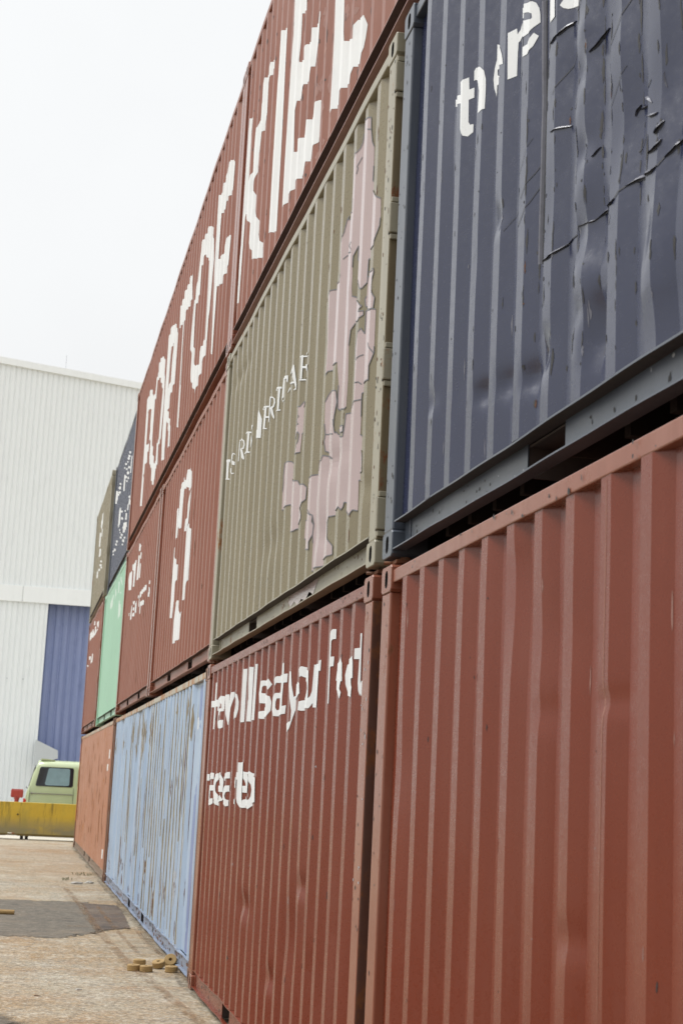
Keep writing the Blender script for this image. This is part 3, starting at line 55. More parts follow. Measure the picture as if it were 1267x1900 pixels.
MAPP=[[[0.702,2.458],[0.614,2.435],[0.61,2.367],[0.598,2.292],[0.585,2.264],[0.582,2.156],[0.583,2.074],[0.38,1.914],[0.326,1.88],[0.322,1.778],[0.325,1.748],[0.325,1.738],[0.37,1.649],[0.588,1.653],[0.59,1.571],[0.59,1.53],[0.627,1.508],[0.661,1.518],[0.862,1.743],[0.863,1.821],[0.9,1.774],[0.902,1.713],[0.894,1.552],[0.682,1.454],[0.619,1.412],[0.661,1.394],[0.606,1.384],[0.606,1.362],[0.669,1.346],[0.861,1.394],[0.893,1.365],[0.902,1.283],[0.897,1.091],[0.9,0.952],[0.909,0.942],[1.148,0.994],[1.162,1.005],[1.165,1.041],[1.166,1.09],[1.165,1.135],[1.186,1.267],[1.46,1.289],[1.484,1.268],[1.488,1.386],[1.503,1.746],[1.471,1.764],[1.215,1.734],[1.195,1.767],[1.219,1.963],[1.184,2.002],[1.161,2.077],[1.145,2.093],[1.158,2.074],[0.965,2.045],[0.973,2.129],[0.971,2.356],[0.955,2.372],[0.911,2.363],[0.886,2.377],[0.87,2.401],[0.861,2.45]],[[0.587,1.559],[0.378,1.519],[0.355,1.525],[0.35,1.505],[0.37,1.439],[0.356,1.397],[0.335,1.369],[0.342,1.316],[0.385,1.321],[0.592,1.403],[0.601,1.441],[0.591,1.458]],[[0.653,1.271],[0.619,1.295],[0.589,1.259],[0.588,1.317],[0.589,1.379],[0.384,1.318],[0.354,1.316],[0.324,1.306],[0.323,1.118],[0.323,1.085],[0.324,1.084],[0.353,1.027],[0.352,0.955],[0.392,0.962],[0.588,0.948],[0.589,0.917],[0.587,0.828],[0.587,0.737],[0.425,0.609],[0.412,0.577],[0.408,0.51],[0.585,0.501],[0.582,0.348],[0.618,0.357],[0.645,0.333],[0.704,0.361],[0.868,0.44],[0.88,0.442],[0.885,0.419],[0.898,0.405],[0.926,0.427],[0.981,0.417],[1.192,0.417],[1.232,0.392],[1.212,0.311],[1.152,0.256],[1.148,0.208],[1.439,0.181],[1.713,0.192],[1.715,0.353],[1.721,0.4],[1.714,0.461],[1.729,0.514],[1.983,0.592],[1.984,0.749],[1.746,0.749],[1.545,0.738],[1.519,0.787],[1.479,0.782],[1.465,0.808],[1.197,0.735],[1.446,0.828],[1.46,0.886],[1.452,0.925],[1.464,0.988],[1.468,1.112],[1.446,1.144],[1.427,1.163],[1.182,1.109],[1.171,1.042],[1.186,0.965],[1.188,0.916],[1.176,0.872],[1.165,0.876],[1.149,0.86],[0.944,0.798],[0.913,0.796],[0.904,0.852],[0.898,0.913],[0.711,0.899],[0.667,0.919],[0.667,1.021],[0.671,1.14],[0.683,1.205]],[[2.328,1.291],[2.297,1.284],[2.264,1.309],[2.082,1.26],[2.268,1.105],[2.276,0.995],[2.365,0.998],[2.3,1.066],[2.292,1.109],[2.307,1.129],[2.361,1.09],[2.357,1.179],[2.305,1.176],[2.349,1.206],[2.304,1.224],[2.324,1.245]],[[2.832,1.039],[2.554,0.992],[2.378,0.834],[2.282,0.818],[2.264,0.79],[2.025,0.749],[1.995,0.726],[1.999,0.655],[2.088,0.615],[2.034,0.568],[2.04,0.548],[2.105,0.521],[2.275,0.52],[2.302,0.512],[2.365,0.513],[2.374,0.614],[2.549,0.718],[2.627,0.715],[2.837,0.732],[2.838,0.849],[2.834,0.901],[2.838,0.955]],[[1.824,0.561],[1.73,0.514],[1.733,0.478],[1.716,0.458],[1.719,0.405],[1.737,0.381],[1.75,0.362],[1.747,0.32],[1.824,0.331],[1.993,0.42],[1.99,0.526]],[[0.917,0.857],[1.147,0.884],[0.962,0.826],[0.915,0.823]]]
MAPL=[[[0.667,0.919],[0.589,0.917]],[[0.656,1.016],[0.619,1.013],[0.594,0.996]],[[0.656,1.135],[0.622,1.148],[0.591,1.149]],[[1.452,0.925],[1.189,0.869]],[[0.387,1.153],[0.326,1.085]],[[1.18,1.852],[1.147,1.864],[0.937,1.808],[0.931,1.824],[0.985,1.859],[0.931,1.865]],[[0.909,2.238],[0.897,2.268],[0.906,2.28],[0.868,2.321]],[[0.639,2.377],[0.608,2.366]],[[1.195,0.952],[1.189,0.916]]]
DENTS={"M1":[[3.331,0.893,0.018,0.1,0.15],[3.035,0.9,0.014,0.08,0.16],[3.594,0.246,0.013,0.06,0.15],[4.147,0.357,0.024,0.04,0.05],[4.424,0.405,0.022,0.035,0.05],[4.702,0.439,0.024,0.035,0.045],[3.566,0.355,0.022,0.05,0.12],[3.581,0.508,-0.01,0.05,0.06],[3.139,0.497,0.014,0.05,0.1],[5.337,0.559,0.014,0.04,0.04],[5.242,1.679,-0.006,0.04,0.2],[4.519,1.043,0.018,0.05,0.05],[3.976,0.39,0.025,0.05,0.06],[3.622,0.671,0.015,0.1,0.1],[3.083,0.402,-0.02,0.15,0.2]],"B2":[[3.425,0.851,0.022,0.2,0.07],[1.489,1.107,0.018,0.07,0.05],[2.296,0.533,0.022,0.1,0.06],[1.75,0.819,0.015,0.2,0.2],[4.553,0.13,0.02,0.1,0.05]],"B1":[[3.413,1.886,0.018,0.05,0.03],[4.223,2.273,0.022,0.07,0.22],[3.949,2.109,0.014,0.07,0.15],[3.939,1.878,0.014,0.05,0.05],[3.689,1.242,0.016,0.06,0.05],[5.63,1.73,0.014,0.06,0.2]],"M2":[[1.161,0.71,0.012,0.25,0.07],[1.432,0.364,0.01,0.2,0.1],[3.18,0.558,0.012,0.4,0.1],[5.1,2.237,0.012,0.5,0.06],[0.302,0.426,0.012,0.1,0.06]]}
FLAPS=[[[[3.971,1.449],[3.904,1.451],[3.863,1.464],[3.821,1.461]],9],[[[3.619,1.25],[3.587,1.263],[3.565,1.282],[3.523,1.286]],11],[[[3.944,1.126],[3.896,1.121],[3.865,1.114],[3.831,1.106]],5],[[[4.091,0.721],[3.951,0.697],[3.889,0.703],[3.808,0.72]],7],[[[3.698,0.717],[3.623,0.704],[3.604,0.703],[3.587,0.707]],4],[[[3.587,0.707],[3.559,0.716],[3.415,0.678],[3.383,0.685]],8],[[[3.328,0.702],[3.285,0.711],[3.118,0.654],[3.069,0.656]],9],[[[3.049,0.673],[3.029,0.684],[3.013,0.697],[2.976,0.701]],9],[[[3.134,0.717],[3.091,0.715],[3.067,0.719],[3.061,0.729]],10],[[[3.099,0.76],[3.082,0.764],[3.066,0.77],[3.058,0.78]],12],[[[3.242,0.879],[3.13,0.824],[3.104,0.817],[3.086,0.816]],6],[[[3.297,0.923],[3.281,0.922],[3.254,0.913],[3.232,0.908]],4],[[[3.267,0.946],[3.244,0.934],[3.139,0.877],[3.12,0.859]],7],[[[3.314,0.908],[3.307,0.924],[3.297,0.93],[3.292,0.936]],8],[[[3.606,0.905],[3.595,0.909],[3.584,0.918],[3.571,0.925]],5],[[[3.064,0.924],[3.064,0.908],[3.061,0.891],[3.056,0.876]],5]]
CRACK=[[4.125,1.694],[4.11,1.449],[4.096,1.092],[4.099,0.903],[4.098,0.733]]


# ------------------------------------------------------------------ materials
def new_mat(name):
    m = bpy.data.materials.new(name); m.use_nodes = True
    n = m.node_tree; b = n.nodes['Principled BSDF']; return m, n, b
def node(n, t, **k):
    x = n.nodes.new(t)
    for a, v in k.items():
        if a in x.inputs: x.inputs[a].default_value = v
        else: setattr(x, a, v)
    return x
def mixc(n, a, b, f, mode='MIX'):
    m = n.nodes.new('ShaderNodeMix'); m.data_type = 'RGBA'; m.blend_type = mode
    for s, v in (('A', a), ('B', b), ('Factor', f)):
        if hasattr(v, 'is_output'): n.links.new(v, m.inputs[s])
        elif s == 'Factor': m.inputs[s].default_value = v
        else: m.inputs[s].default_value = (*v, 1)
    return m.outputs['Result']
def noise(n, vec, scale, detail=4, rough=.55, mul=(1, 1, 1), off=0):
    mp = node(n, 'ShaderNodeMapping'); mp.inputs['Scale'].default_value = mul; mp.inputs['Location'].default_value = (off, off * .7, off * 1.3)
    n.links.new(vec, mp.inputs[0])
    x = node(n, 'ShaderNodeTexNoise', Scale=scale, Detail=detail, Roughness=rough); n.links.new(mp.outputs[0], x.inputs['Vector']); return x.outputs[0]
def rng(n, v, a, b, c=0, d=1):
    r = node(n, 'ShaderNodeMapRange'); n.links.new(v, r.inputs[0])
    for i, x in zip(('From Min', 'From Max', 'To Min', 'To Max'), (a, b, c, d)): r.inputs[i].default_value = x
    return r.outputs[0]
def mul(n, a, b):
    m = node(n, 'ShaderNodeMath', operation='MULTIPLY')
    for i, v in enumerate((a, b)):
        if hasattr(v, 'is_output'): n.links.new(v, m.inputs[i])
        else: m.inputs[i].default_value = v
    return m.outputs[0]
RUSTC = (.10, .038, .016)
def paint(name, base, rough=.27, rust=0.0, var=.12, streak=.10, fade=(.5, .45, .4), fadeamt=.12, off=0., bump=.06, spec=.5, rustc=RUSTC, dirt=.6, tint=(1, 1, 1)):
    m, n, b = new_mat(name)
    t = node(n, 'ShaderNodeTexCoord').outputs['Object']
    big = noise(n, t, .9, 5, .6, off=off); st = noise(n, t, 1.0, 4, .6, (9, 9, .35), off=off + 3); fine = noise(n, t, 30, 5, .7, off=off)
    c = mixc(n, base, fade, mul(n, rng(n, big, .35, .75), fadeamt))
    c = mixc(n, c, tuple(x * (1 - var) for x in base), rng(n, st, .35, .7, 0, 1))
    c = mixc(n, c, tuple(x * .8 for x in base), mul(n, rng(n, fine, .5, .75), streak * 3))
    dd = noise(n, t, 2.6, 7, .7, (1, 1, .6), off=off + 13); c = mixc(n, c, tuple(x * .86 for x in base), mul(n, rng(n, dd, .52, .62), dirt))
    rg = rng(n, fine, .3, .7, rough - .06, rough + .10)
    if rust > 0:
        rn = noise(n, t, 5.5, 9, .72, (1, 1, .55), off=off + 9); rf = noise(n, t, 42, 6, .75, (1, 1, .5), off=off + 5)
        th = 1 - rust
        k = rng(n, rn, th * .62 + .18, th * .62 + .24)
        k2 = rng(n, rf, .60 + th * .13, .64 + th * .13)
        mxm = node(n, 'ShaderNodeMath', operation='MAXIMUM'); n.links.new(k, mxm.inputs[0]); n.links.new(k2, mxm.inputs[1]); k = mxm.outputs[0]
        rc = mixc(n, rustc, tuple(min(1, x * 2.2) for x in rustc), fine)
        c = mixc(n, c, rc, k); rg = rng(n, k, 0, 1, rough, .85)
    n.links.new(c, b.inputs['Base Color']); n.links.new(rg, b.inputs['Roughness'])
    b.inputs['Specular IOR Level'].default_value = spec; b.inputs['Specular Tint'].default_value = (*tint, 1)
    bp = node(n, 'ShaderNodeBump', Strength=bump, Distance=.02); n.links.new(noise(n, t, 6, 6, .65, off=off), bp.inputs['Height']); n.links.new(bp.outputs[0], b.inputs['Normal'])
    return m
def flat(name, base, rough=.6, emit=None, metal=0, scale=25, var=.25, spec=.5):
    m, n, b = new_mat(name)
    t = node(n, 'ShaderNodeTexCoord').outputs['Object']
    f = noise(n, t, scale, 5, .65)
    c = mixc(n, base, tuple(x * (1 - var) for x in base), rng(n, f, .35, .7))
    n.links.new(c, b.inputs['Base Color']); b.inputs['Roughness'].default_value = rough; b.inputs['Metallic'].default_value = metal
    b.inputs['Specular IOR Level'].default_value = spec
    return m
RED = (.172, .030, .012); RED2 = (.245, .080, .046)
NAVY = (.015, .020, .056); OLIVE = (.222, .188, .112)
M = {
 'red_a': paint('rust_red_paint', RED, off=1, dirt=.35, tint=(1, .9, .82), fade=(.20, .075, .052), fadeamt=.45, streak=.03, bump=.025, var=.07), 'red_b': paint('rust_red_paint_worn', RED2, rust=.26, off=4, tint=(1, .88, .78)), 'red_c': paint('rust_red_paint_dull', RED2, rust=.12, off=8, rough=.42, tint=(1, .88, .78)),
 'navy': paint('navy_film', NAVY, rough=.21, var=.08, fade=(.03, .035, .06), off=2, dirt=.15, streak=.02, bump=.012, spec=.78), 'navy_f': paint('navy_grey_paint', (.066, .08, .105), rough=.32, rust=.2, off=3),
 'olive': paint('olive_film', OLIVE, rough=.28, dirt=.25, streak=.03, bump=.02, off=5, fade=(.4, .37, .28)), 'olive_f': paint('olive_grey_paint', (.30, .275, .20), rough=.4, rust=.30, off=6, rustc=(.16, .07, .025)),
 'blue': paint('pale_blue_paint', (.33, .435, .58), rough=.3, rust=.14, off=11, fade=(.5, .56, .6), fadeamt=.4, rustc=(.13, .065, .03)), 'blue_r': paint('rusted_blue_rail', (.40, .37, .30), rough=.6, rust=.5, off=12, rustc=(.2, .10, .045)),
 'orange': paint('faded_orange_paint', (.41, .185, .105), rough=.45, rust=.34, off=14, fade=(.5, .34, .27), fadeamt=.6, rustc=(.24, .10, .03)),
 'orange_hi': paint('bright_orange_paint', (.62, .2, .06), rough=.5, rust=.2, off=15),
 'green': paint('mint_green_paint', (.33, .56, .41), rough=.4, rust=.18, off=17, fade=(.45, .6, .5)), 'rusty': paint('rusted_steel', (.16, .075, .04), rough=.7, rust=.5, off=19),
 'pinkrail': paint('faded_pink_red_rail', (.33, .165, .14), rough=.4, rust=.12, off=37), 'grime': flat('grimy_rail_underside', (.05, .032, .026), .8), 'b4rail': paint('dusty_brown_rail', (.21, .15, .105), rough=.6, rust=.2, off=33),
 'blue_b': paint('periwinkle_rail', (.215, .262, .35), rough=.45, rust=.34, off=35), 'grime_b': flat('brown_runoff', (.30, .25, .155), .75, scale=5, var=.62),
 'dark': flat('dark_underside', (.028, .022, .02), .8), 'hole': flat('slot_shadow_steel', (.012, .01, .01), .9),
 'white': paint('white_lettering', (.74, .755, .75), rough=.3, var=.04, streak=.03, off=20, fade=(.75, .74, .7), bump=.03),
 'whitew': paint('white_lettering_worn', (.74, .755, .75), rough=.5, var=.06, streak=.05, off=22, rust=.10, rustc=(.16, .06, .04)),
 'mint_w': paint('faint_white_lettering', (.62, .74, .66), rough=.5, off=23),
 'pink': paint('pink_map_film', (.455, .36, .35), rough=.16, dirt=.2, streak=.02, var=.05, off=24, fade=(.6, .5, .48), bump=.05), 'line': flat('grey_map_outline', (.17, .17, .18), .5),
 'chip_dark': flat('bare_dark_chips', (.035, .033, .032), .7), 'chip_rust': flat('rust_chips', (.13, .055, .026), .85), 'end_rust': paint('rusted_post_end', (.10, .042, .028), rough=.75, rust=.45, off=51, spec=.2), 'end_olive': paint('grimy_olive_post_end', (.15, .115, .06), rough=.6, rust=.4, off=52, spec=.3), 'wash': flat('brown_top_wash', (.27, .215, .135), .75, scale=4, var=.45), 'blue_s': paint('unbleached_blue', (.15, .215, .43), rough=.35, off=55, rust=.1), 'chip_orange': flat('orange_rust', (.25, .10, .035), .8), 'chip_red': flat('exposed_red_primer', (.36, .20, .165), .8), 'chip_light': flat('pale_scrapes', (.42, .44, .47), .6),
 'film': flat('peeled_film', (.17, .17, .20), .22), 'film_d': flat('peeled_film_back', (.03, .03, .035), .6),
}

# ------------------------------------------------------------------ mesh helpers
def link(name, bm, mat, parent=None, smooth=False, recalc=True):
    if recalc: bmesh.ops.recalc_face_normals(bm, faces=bm.faces[:])
    me = bpy.data.meshes.new(name); bm.to_mesh(me); bm.free()
    o = bpy.data.objects.new(name, me); COL.objects.link(o)
    for m in (mat if isinstance(mat, (list, tuple)) else [mat]): me.materials.append(m)
    if smooth:
        for p in me.polygons: p.use_smooth = True
    if parent: o.parent = parent
    return o
def tag(o, label=None, cat=None, group=None, kind=None):
    for k, v in (('label', label), ('category', cat), ('group', group), ('kind', kind)):
        if v: o[k] = v
    return o
def empty(name, loc, rz=0):
    o = bpy.data.objects.new(name, None); COL.objects.link(o); o.location = loc; o.rotation_euler = (0, 0, rz); o.empty_display_size = .2; return o
def box(bm, x0, x1, y0, y1, z0, z1, bev=0, mi=0):
    vs_ = [bm.verts.new((x, y, z)) for x in (x0, x1) for y in (y0, y1) for z in (z0, z1)]
    fs = [bm.faces.new([vs_[i] for i in f]) for f in ((0, 1, 3, 2), (4, 6, 7, 5), (0, 4, 5, 1), (2, 3, 7, 6), (0, 2, 6, 4), (1, 5, 7, 3))]
    for f in fs: f.material_index = mi
    if bev:
        es = {e_ for f in fs for e_ in f.edges}
        bmesh.ops.bevel(bm, geom=list(es), offset=bev, segments=2, affect='EDGES', profile=.5)
def prism(bm, poly, axis, a, b, mi=0):
    """extrude a 2-D outline along an axis: 'x' outline=(y,z), 'y' outline=(x,z), 'z' outline=(x,y)"""
    def mk(p, t): return {'x': (t, p[0], p[1]), 'y': (p[0], t, p[1]), 'z': (p[0], p[1], t)}[axis]
    A = [bm.verts.new(mk(p, a)) for p in poly]; B = [bm.verts.new(mk(p, b)) for p in poly]; n = len(poly)
    fs = [bm.faces.new(A), bm.faces.new(B[::-1])]
    for i in range(n): fs.append(bm.faces.new((A[i], B[i], B[(i + 1) % n], A[(i + 1) % n])))
    for f in fs: f.material_index = mi
    return fs
def cyl(bm, p0, p1, r0, r1=None, n=12, mi=0):
    r1 = r0 if r1 is None else r1; p0 = Vector(p0); p1 = Vector(p1); d = (p1 - p0).normalized()
    a = d.orthogonal().normalized(); b = d.cross(a)
    A = [bm.verts.new(p0 + (a * math.cos(t) + b * math.sin(t)) * r0) for t in [2 * math.pi * i / n for i in range(n)]]
    B = [bm.verts.new(p1 + (a * math.cos(t) + b * math.sin(t)) * r1) for t in [2 * math.pi * i / n for i in range(n)]]
    fs = [bm.faces.new(A), bm.faces.new(B[::-1])] + [bm.faces.new((A[i], A[(i + 1) % n], B[(i + 1) % n], B[i])) for i in range(n)]
    for f in fs: f.material_index = mi

# ------------------------------------------------------------------ corrugated panel
rq = random.Random(77)
for _ in range(34): DENTS['M1'].append((rq.uniform(2.75, 4.1), rq.uniform(.25, 2.3), rq.uniform(-.0035, .007), rq.uniform(.03, .07), rq.uniform(.04, .16)))
for _k in range(9): DENTS['M1'].append((3.66 + rq.uniform(-.03, .03), .30 + _k * .13, (.016 if _k % 2 else -.006) * rq.uniform(.6, 1.3), .045, .045))
for _ in range(14): DENTS['M1'].append((rq.uniform(4.0, 5.8), rq.uniform(.25, 1.6), rq.uniform(-.003, .006), rq.uniform(.03, .06), rq.uniform(.04, .10)))
for _ in range(16): DENTS['B2'].append((rq.uniform(.4, 5.7), rq.uniform(.25, 1.3), rq.uniform(-.003, .006), rq.uniform(.05, .10), rq.uniform(.04, .14)))
for _ in range(10): DENTS['B1'].append((rq.uniform(2.8, 5.8), rq.uniform(.8, 2.4), rq.uniform(-.002, .005), rq.uniform(.03, .06), rq.uniform(.04, .2)))
for _ in range(16): DENTS['M2'].append((rq.uniform(.3, 5.7), rq.uniform(.2, 2.3), rq.uniform(-.004, .006), rq.uniform(.05, .12), rq.uniform(.05, .2)))
DENTS['B1'] = [(a, b, c * .6, d, e_) for a, b, c, d, e_ in DENTS['B1']]
XO, XI = .010, .046
class Panel:
    """profile x(y) as break points plus dents; y runs along the container, z up, in the container's own coordinates"""
    def __init__(s, Lc, Hc, phase, pitch, dents=(), wave=0.0, seed=0, skip=()):
        s.L, s.H, s.dents, s.wave, s.seed = Lc, Hc, dents, wave, seed
        n0, f0 = .165, Lc - .165
        P = [(.10, XI)]
        k0 = int(math.floor((n0 - phase) / pitch)) - 1; k1 = int(math.ceil((f0 - phase) / pitch)) + 1
        for k in range(k0, k1 + 1):
            f = phase + k * pitch
            if f - .140 < n0 or f + .068 > f0: continue
            if any(a <= f <= b for a, b in skip): continue
            P += [(f - .140, XI), (f - .072, XO), (f, XO), (f + .068, XI)]
        P.append((Lc - .10, XI)); s.P = P
    def base(s, y):
        P = s.P
        if y <= P[0][0]: return P[0][1]
        lo, hi = 0, len(P) - 1
        while hi - lo > 1:
            m = (lo + hi) // 2
            if P[m][0] <= y: lo = m
            else: hi = m
        (y0, a), (y1, b) = P[lo], P[hi]
        return a if y1 - y0 < 1e-7 else a + (b - a) * min(1, (y - y0) / (y1 - y0))
    def shift(s, y, z):
        d = 0
        for (a, b, amp, sy, sz) in s.dents:
            d += amp * math.exp(-((y - a) / sy) ** 2 - ((z - b) / sz) ** 2)
        if s.wave:
            t = s.seed
            d += s.wave * (math.sin(y * 3.1 + t + 1.3 * math.sin(z * 2.3 + t)) * .5 + math.sin(y * 7.7 + 2 * t) * math.sin(z * 4.1 + t) * .5)
        edge = min(1, max(0, (z - .17) / .15), max(0, (s.H - .09 - z) / .12))
        return d * (edge if d < 0 else max(edge, .35))
    def x(s, y, z): return s.base(y) + s.shift(y, z)
    def ys(s, step=None):
        out = []
        for (a, _), (b, _) in zip(s.P[:-1], s.P[1:]):
            n = max(1, int((b - a) / step)) if step else 1
            out += [a + (b - a) * i / n for i in range(n)]
        return out + [s.P[-1][0]]
    def mesh(s, ystep, zn, z0=.158, z1=None):
        z1 = s.H - .080 if z1 is None else z1
        bm = bmesh.new(); Y = s.ys(ystep); Z = [z0 + (z1 - z0) * i / zn for i in range(zn + 1)]; s.yg, s.zg = Y, Z
        g = [[bm.verts.new((s.x(y, z), y, z)) for z in Z] for y in Y]
        for i in range(len(Y) - 1):
            for j in range(zn): bm.faces.new((g[i][j], g[i + 1][j], g[i + 1][j + 1], g[i][j + 1])).smooth = True
        F = {round(p[0], 5) for p in s.P}
        for e_ in bm.edges:
            a, b = e_.verts
            if abs(a.co.y - b.co.y) < 1e-5 and round(a.co.y, 5) in F: e_.smooth = False
        return bm
    def decal(s, bm, poly, off=.0012, mi=0, zs=None):
        if len(poly) < 3: return
        ar = sum(poly[i][0] * poly[(i + 1) % len(poly)][1] - poly[(i + 1) % len(poly)][0] * poly[i][1] for i in range(len(poly)))
        if abs(ar) < 1e-7: return
        tb = bmesh.new(); V = [tb.verts.new((0, p[0], p[1])) for p in poly]
        for t in tessellate_polygon([[Vector((p[0], p[1], 0)) for p in poly]]):
            try: tb.faces.new([V[i] for i in t])
            except ValueError: pass
        y0 = min(p[0] for p in poly); y1 = max(p[0] for p in poly); za = min(p[1] for p in poly); zb_ = max(p[1] for p in poly)
        cuts = [y for y in s.yg if y0 < y < y1]
        for y in cuts:
            bmesh.ops.bisect_plane(tb, geom=tb.verts[:] + tb.edges[:] + tb.faces[:], plane_co=(0, y, 0), plane_no=(0, 1, 0), dist=1e-5)
        for z in s.zg:
            if za < z < zb_: bmesh.ops.bisect_plane(tb, geom=tb.verts[:] + tb.edges[:] + tb.faces[:], plane_co=(0, 0, z), plane_no=(0, 0, 1), dist=1e-5)
        mp = {}
        for v in tb.verts: mp[v] = bm.verts.new((s.x(v.co.y, v.co.z) - off, v.co.y, v.co.z))
        for f in tb.faces:
            try: nf = bm.faces.new([mp[v] for v in f.verts]); nf.material_index = mi; nf.smooth = False
            except ValueError: pass
        tb.free()
def orient(bm):
    for f in bm.faces:
        f.normal_update()
        if f.normal.x > 0: f.normal_flip()
def strip_poly(pts, wd):
    Lp, Rp = [], []
    for i, p in enumerate(pts):
        a = Vector(pts[max(i - 1, 0)]); b = Vector(pts[min(i + 1, len(pts) - 1)]); d = (b - a)
        if d.length < 1e-6: continue
        d.normalize(); n_ = Vector((-d.y, d.x)) * wd / 2
        Lp.append((p[0] + n_.x, p[1] + n_.y)); Rp.append((p[0] - n_.x, p[1] - n_.y))
    return Lp + Rp[::-1]

# ------------------------------------------------------------------ corner casting with its oval slot
def casting_mesh(mir=1):
    """outer face at x=0 looking towards -x, 178 long (y, centred), 118 high (z from 0)"""
    bm = bmesh.new(); N = 32; Lh, Hh = .089, .059; r = .016
    out, slot = [], []
    for i in range(N):
        t = 2 * math.pi * (i + .5) / N; c, s_ = math.cos(t), math.sin(t)
        k = min(Lh / max(abs(c), 1e-6), Hh / max(abs(s_), 1e-6)) if False else 1
        # rounded rectangle by direction
        sc = min(Lh / max(abs(c), 1e-6), Hh / max(abs(s_), 1e-6)); px, pz = c * sc, s_ * sc
        cx, cz = Lh - r, Hh - r
        if abs(px) > cx and abs(pz) > cz:
            dx, dz = abs(px) - cx, abs(pz) - cz; l = math.hypot(dx, dz)
            if l > 0: px = math.copysign(cx + dx / l * r, px); pz = math.copysign(cz + dz / l * r, pz)
        out.append((px, pz + Hh))
        # stadium slot 51 wide, 79 high
        hw, hh = .0255, .0395
        sz = s_ * hh * 1.05; sx = c * hw * 1.25
        sx = max(-hw, min(hw, sx)); sz = max(-hh, min(hh, sz))
        if abs(sz) > hh - hw: sx = math.copysign(math.sqrt(max(0, hw ** 2 - (abs(sz) - hh + hw) ** 2)), c)
        slot.append((sx, sz + Hh))
    A = [bm.verts.new((.004, p[0], p[1])) for p in out]
    A0 = [bm.verts.new((0, p[0] * .965, (p[1] - Hh) * .95 + Hh)) for p in out]
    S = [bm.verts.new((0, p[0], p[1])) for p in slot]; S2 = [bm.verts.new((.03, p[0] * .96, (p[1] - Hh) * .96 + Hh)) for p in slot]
    B = [bm.verts.new((.162, p[0], p[1])) for p in out]
    for i in range(N):
        j = (i + 1) % N
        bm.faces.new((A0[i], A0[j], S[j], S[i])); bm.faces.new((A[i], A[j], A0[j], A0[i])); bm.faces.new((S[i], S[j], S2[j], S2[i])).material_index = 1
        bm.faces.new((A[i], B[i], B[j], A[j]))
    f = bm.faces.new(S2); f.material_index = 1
    bm.faces.new(B)
    bmesh.ops.recalc_face_normals(bm, faces=bm.faces[:])
    me = bpy.data.meshes.new('corner_casting'); bm.to_mesh(me); bm.free(); return me
CAST = casting_mesh()
def castings(root, Lc, Hc, mat):
    me = CAST.copy(); me.materials.append(mat); me.materials.append(M['hole'])
    for y in (.089, Lc - .089):
        for z in (0, Hc - .118):
            for side in (0, 1):
                o = bpy.data.objects.new('corner_casting', me); COL.objects.link(o); o.parent = root
                o.location = (0 if side == 0 else 2.438, y, z); o.rotation_euler = (0, 0, 0 if side == 0 else math.pi)

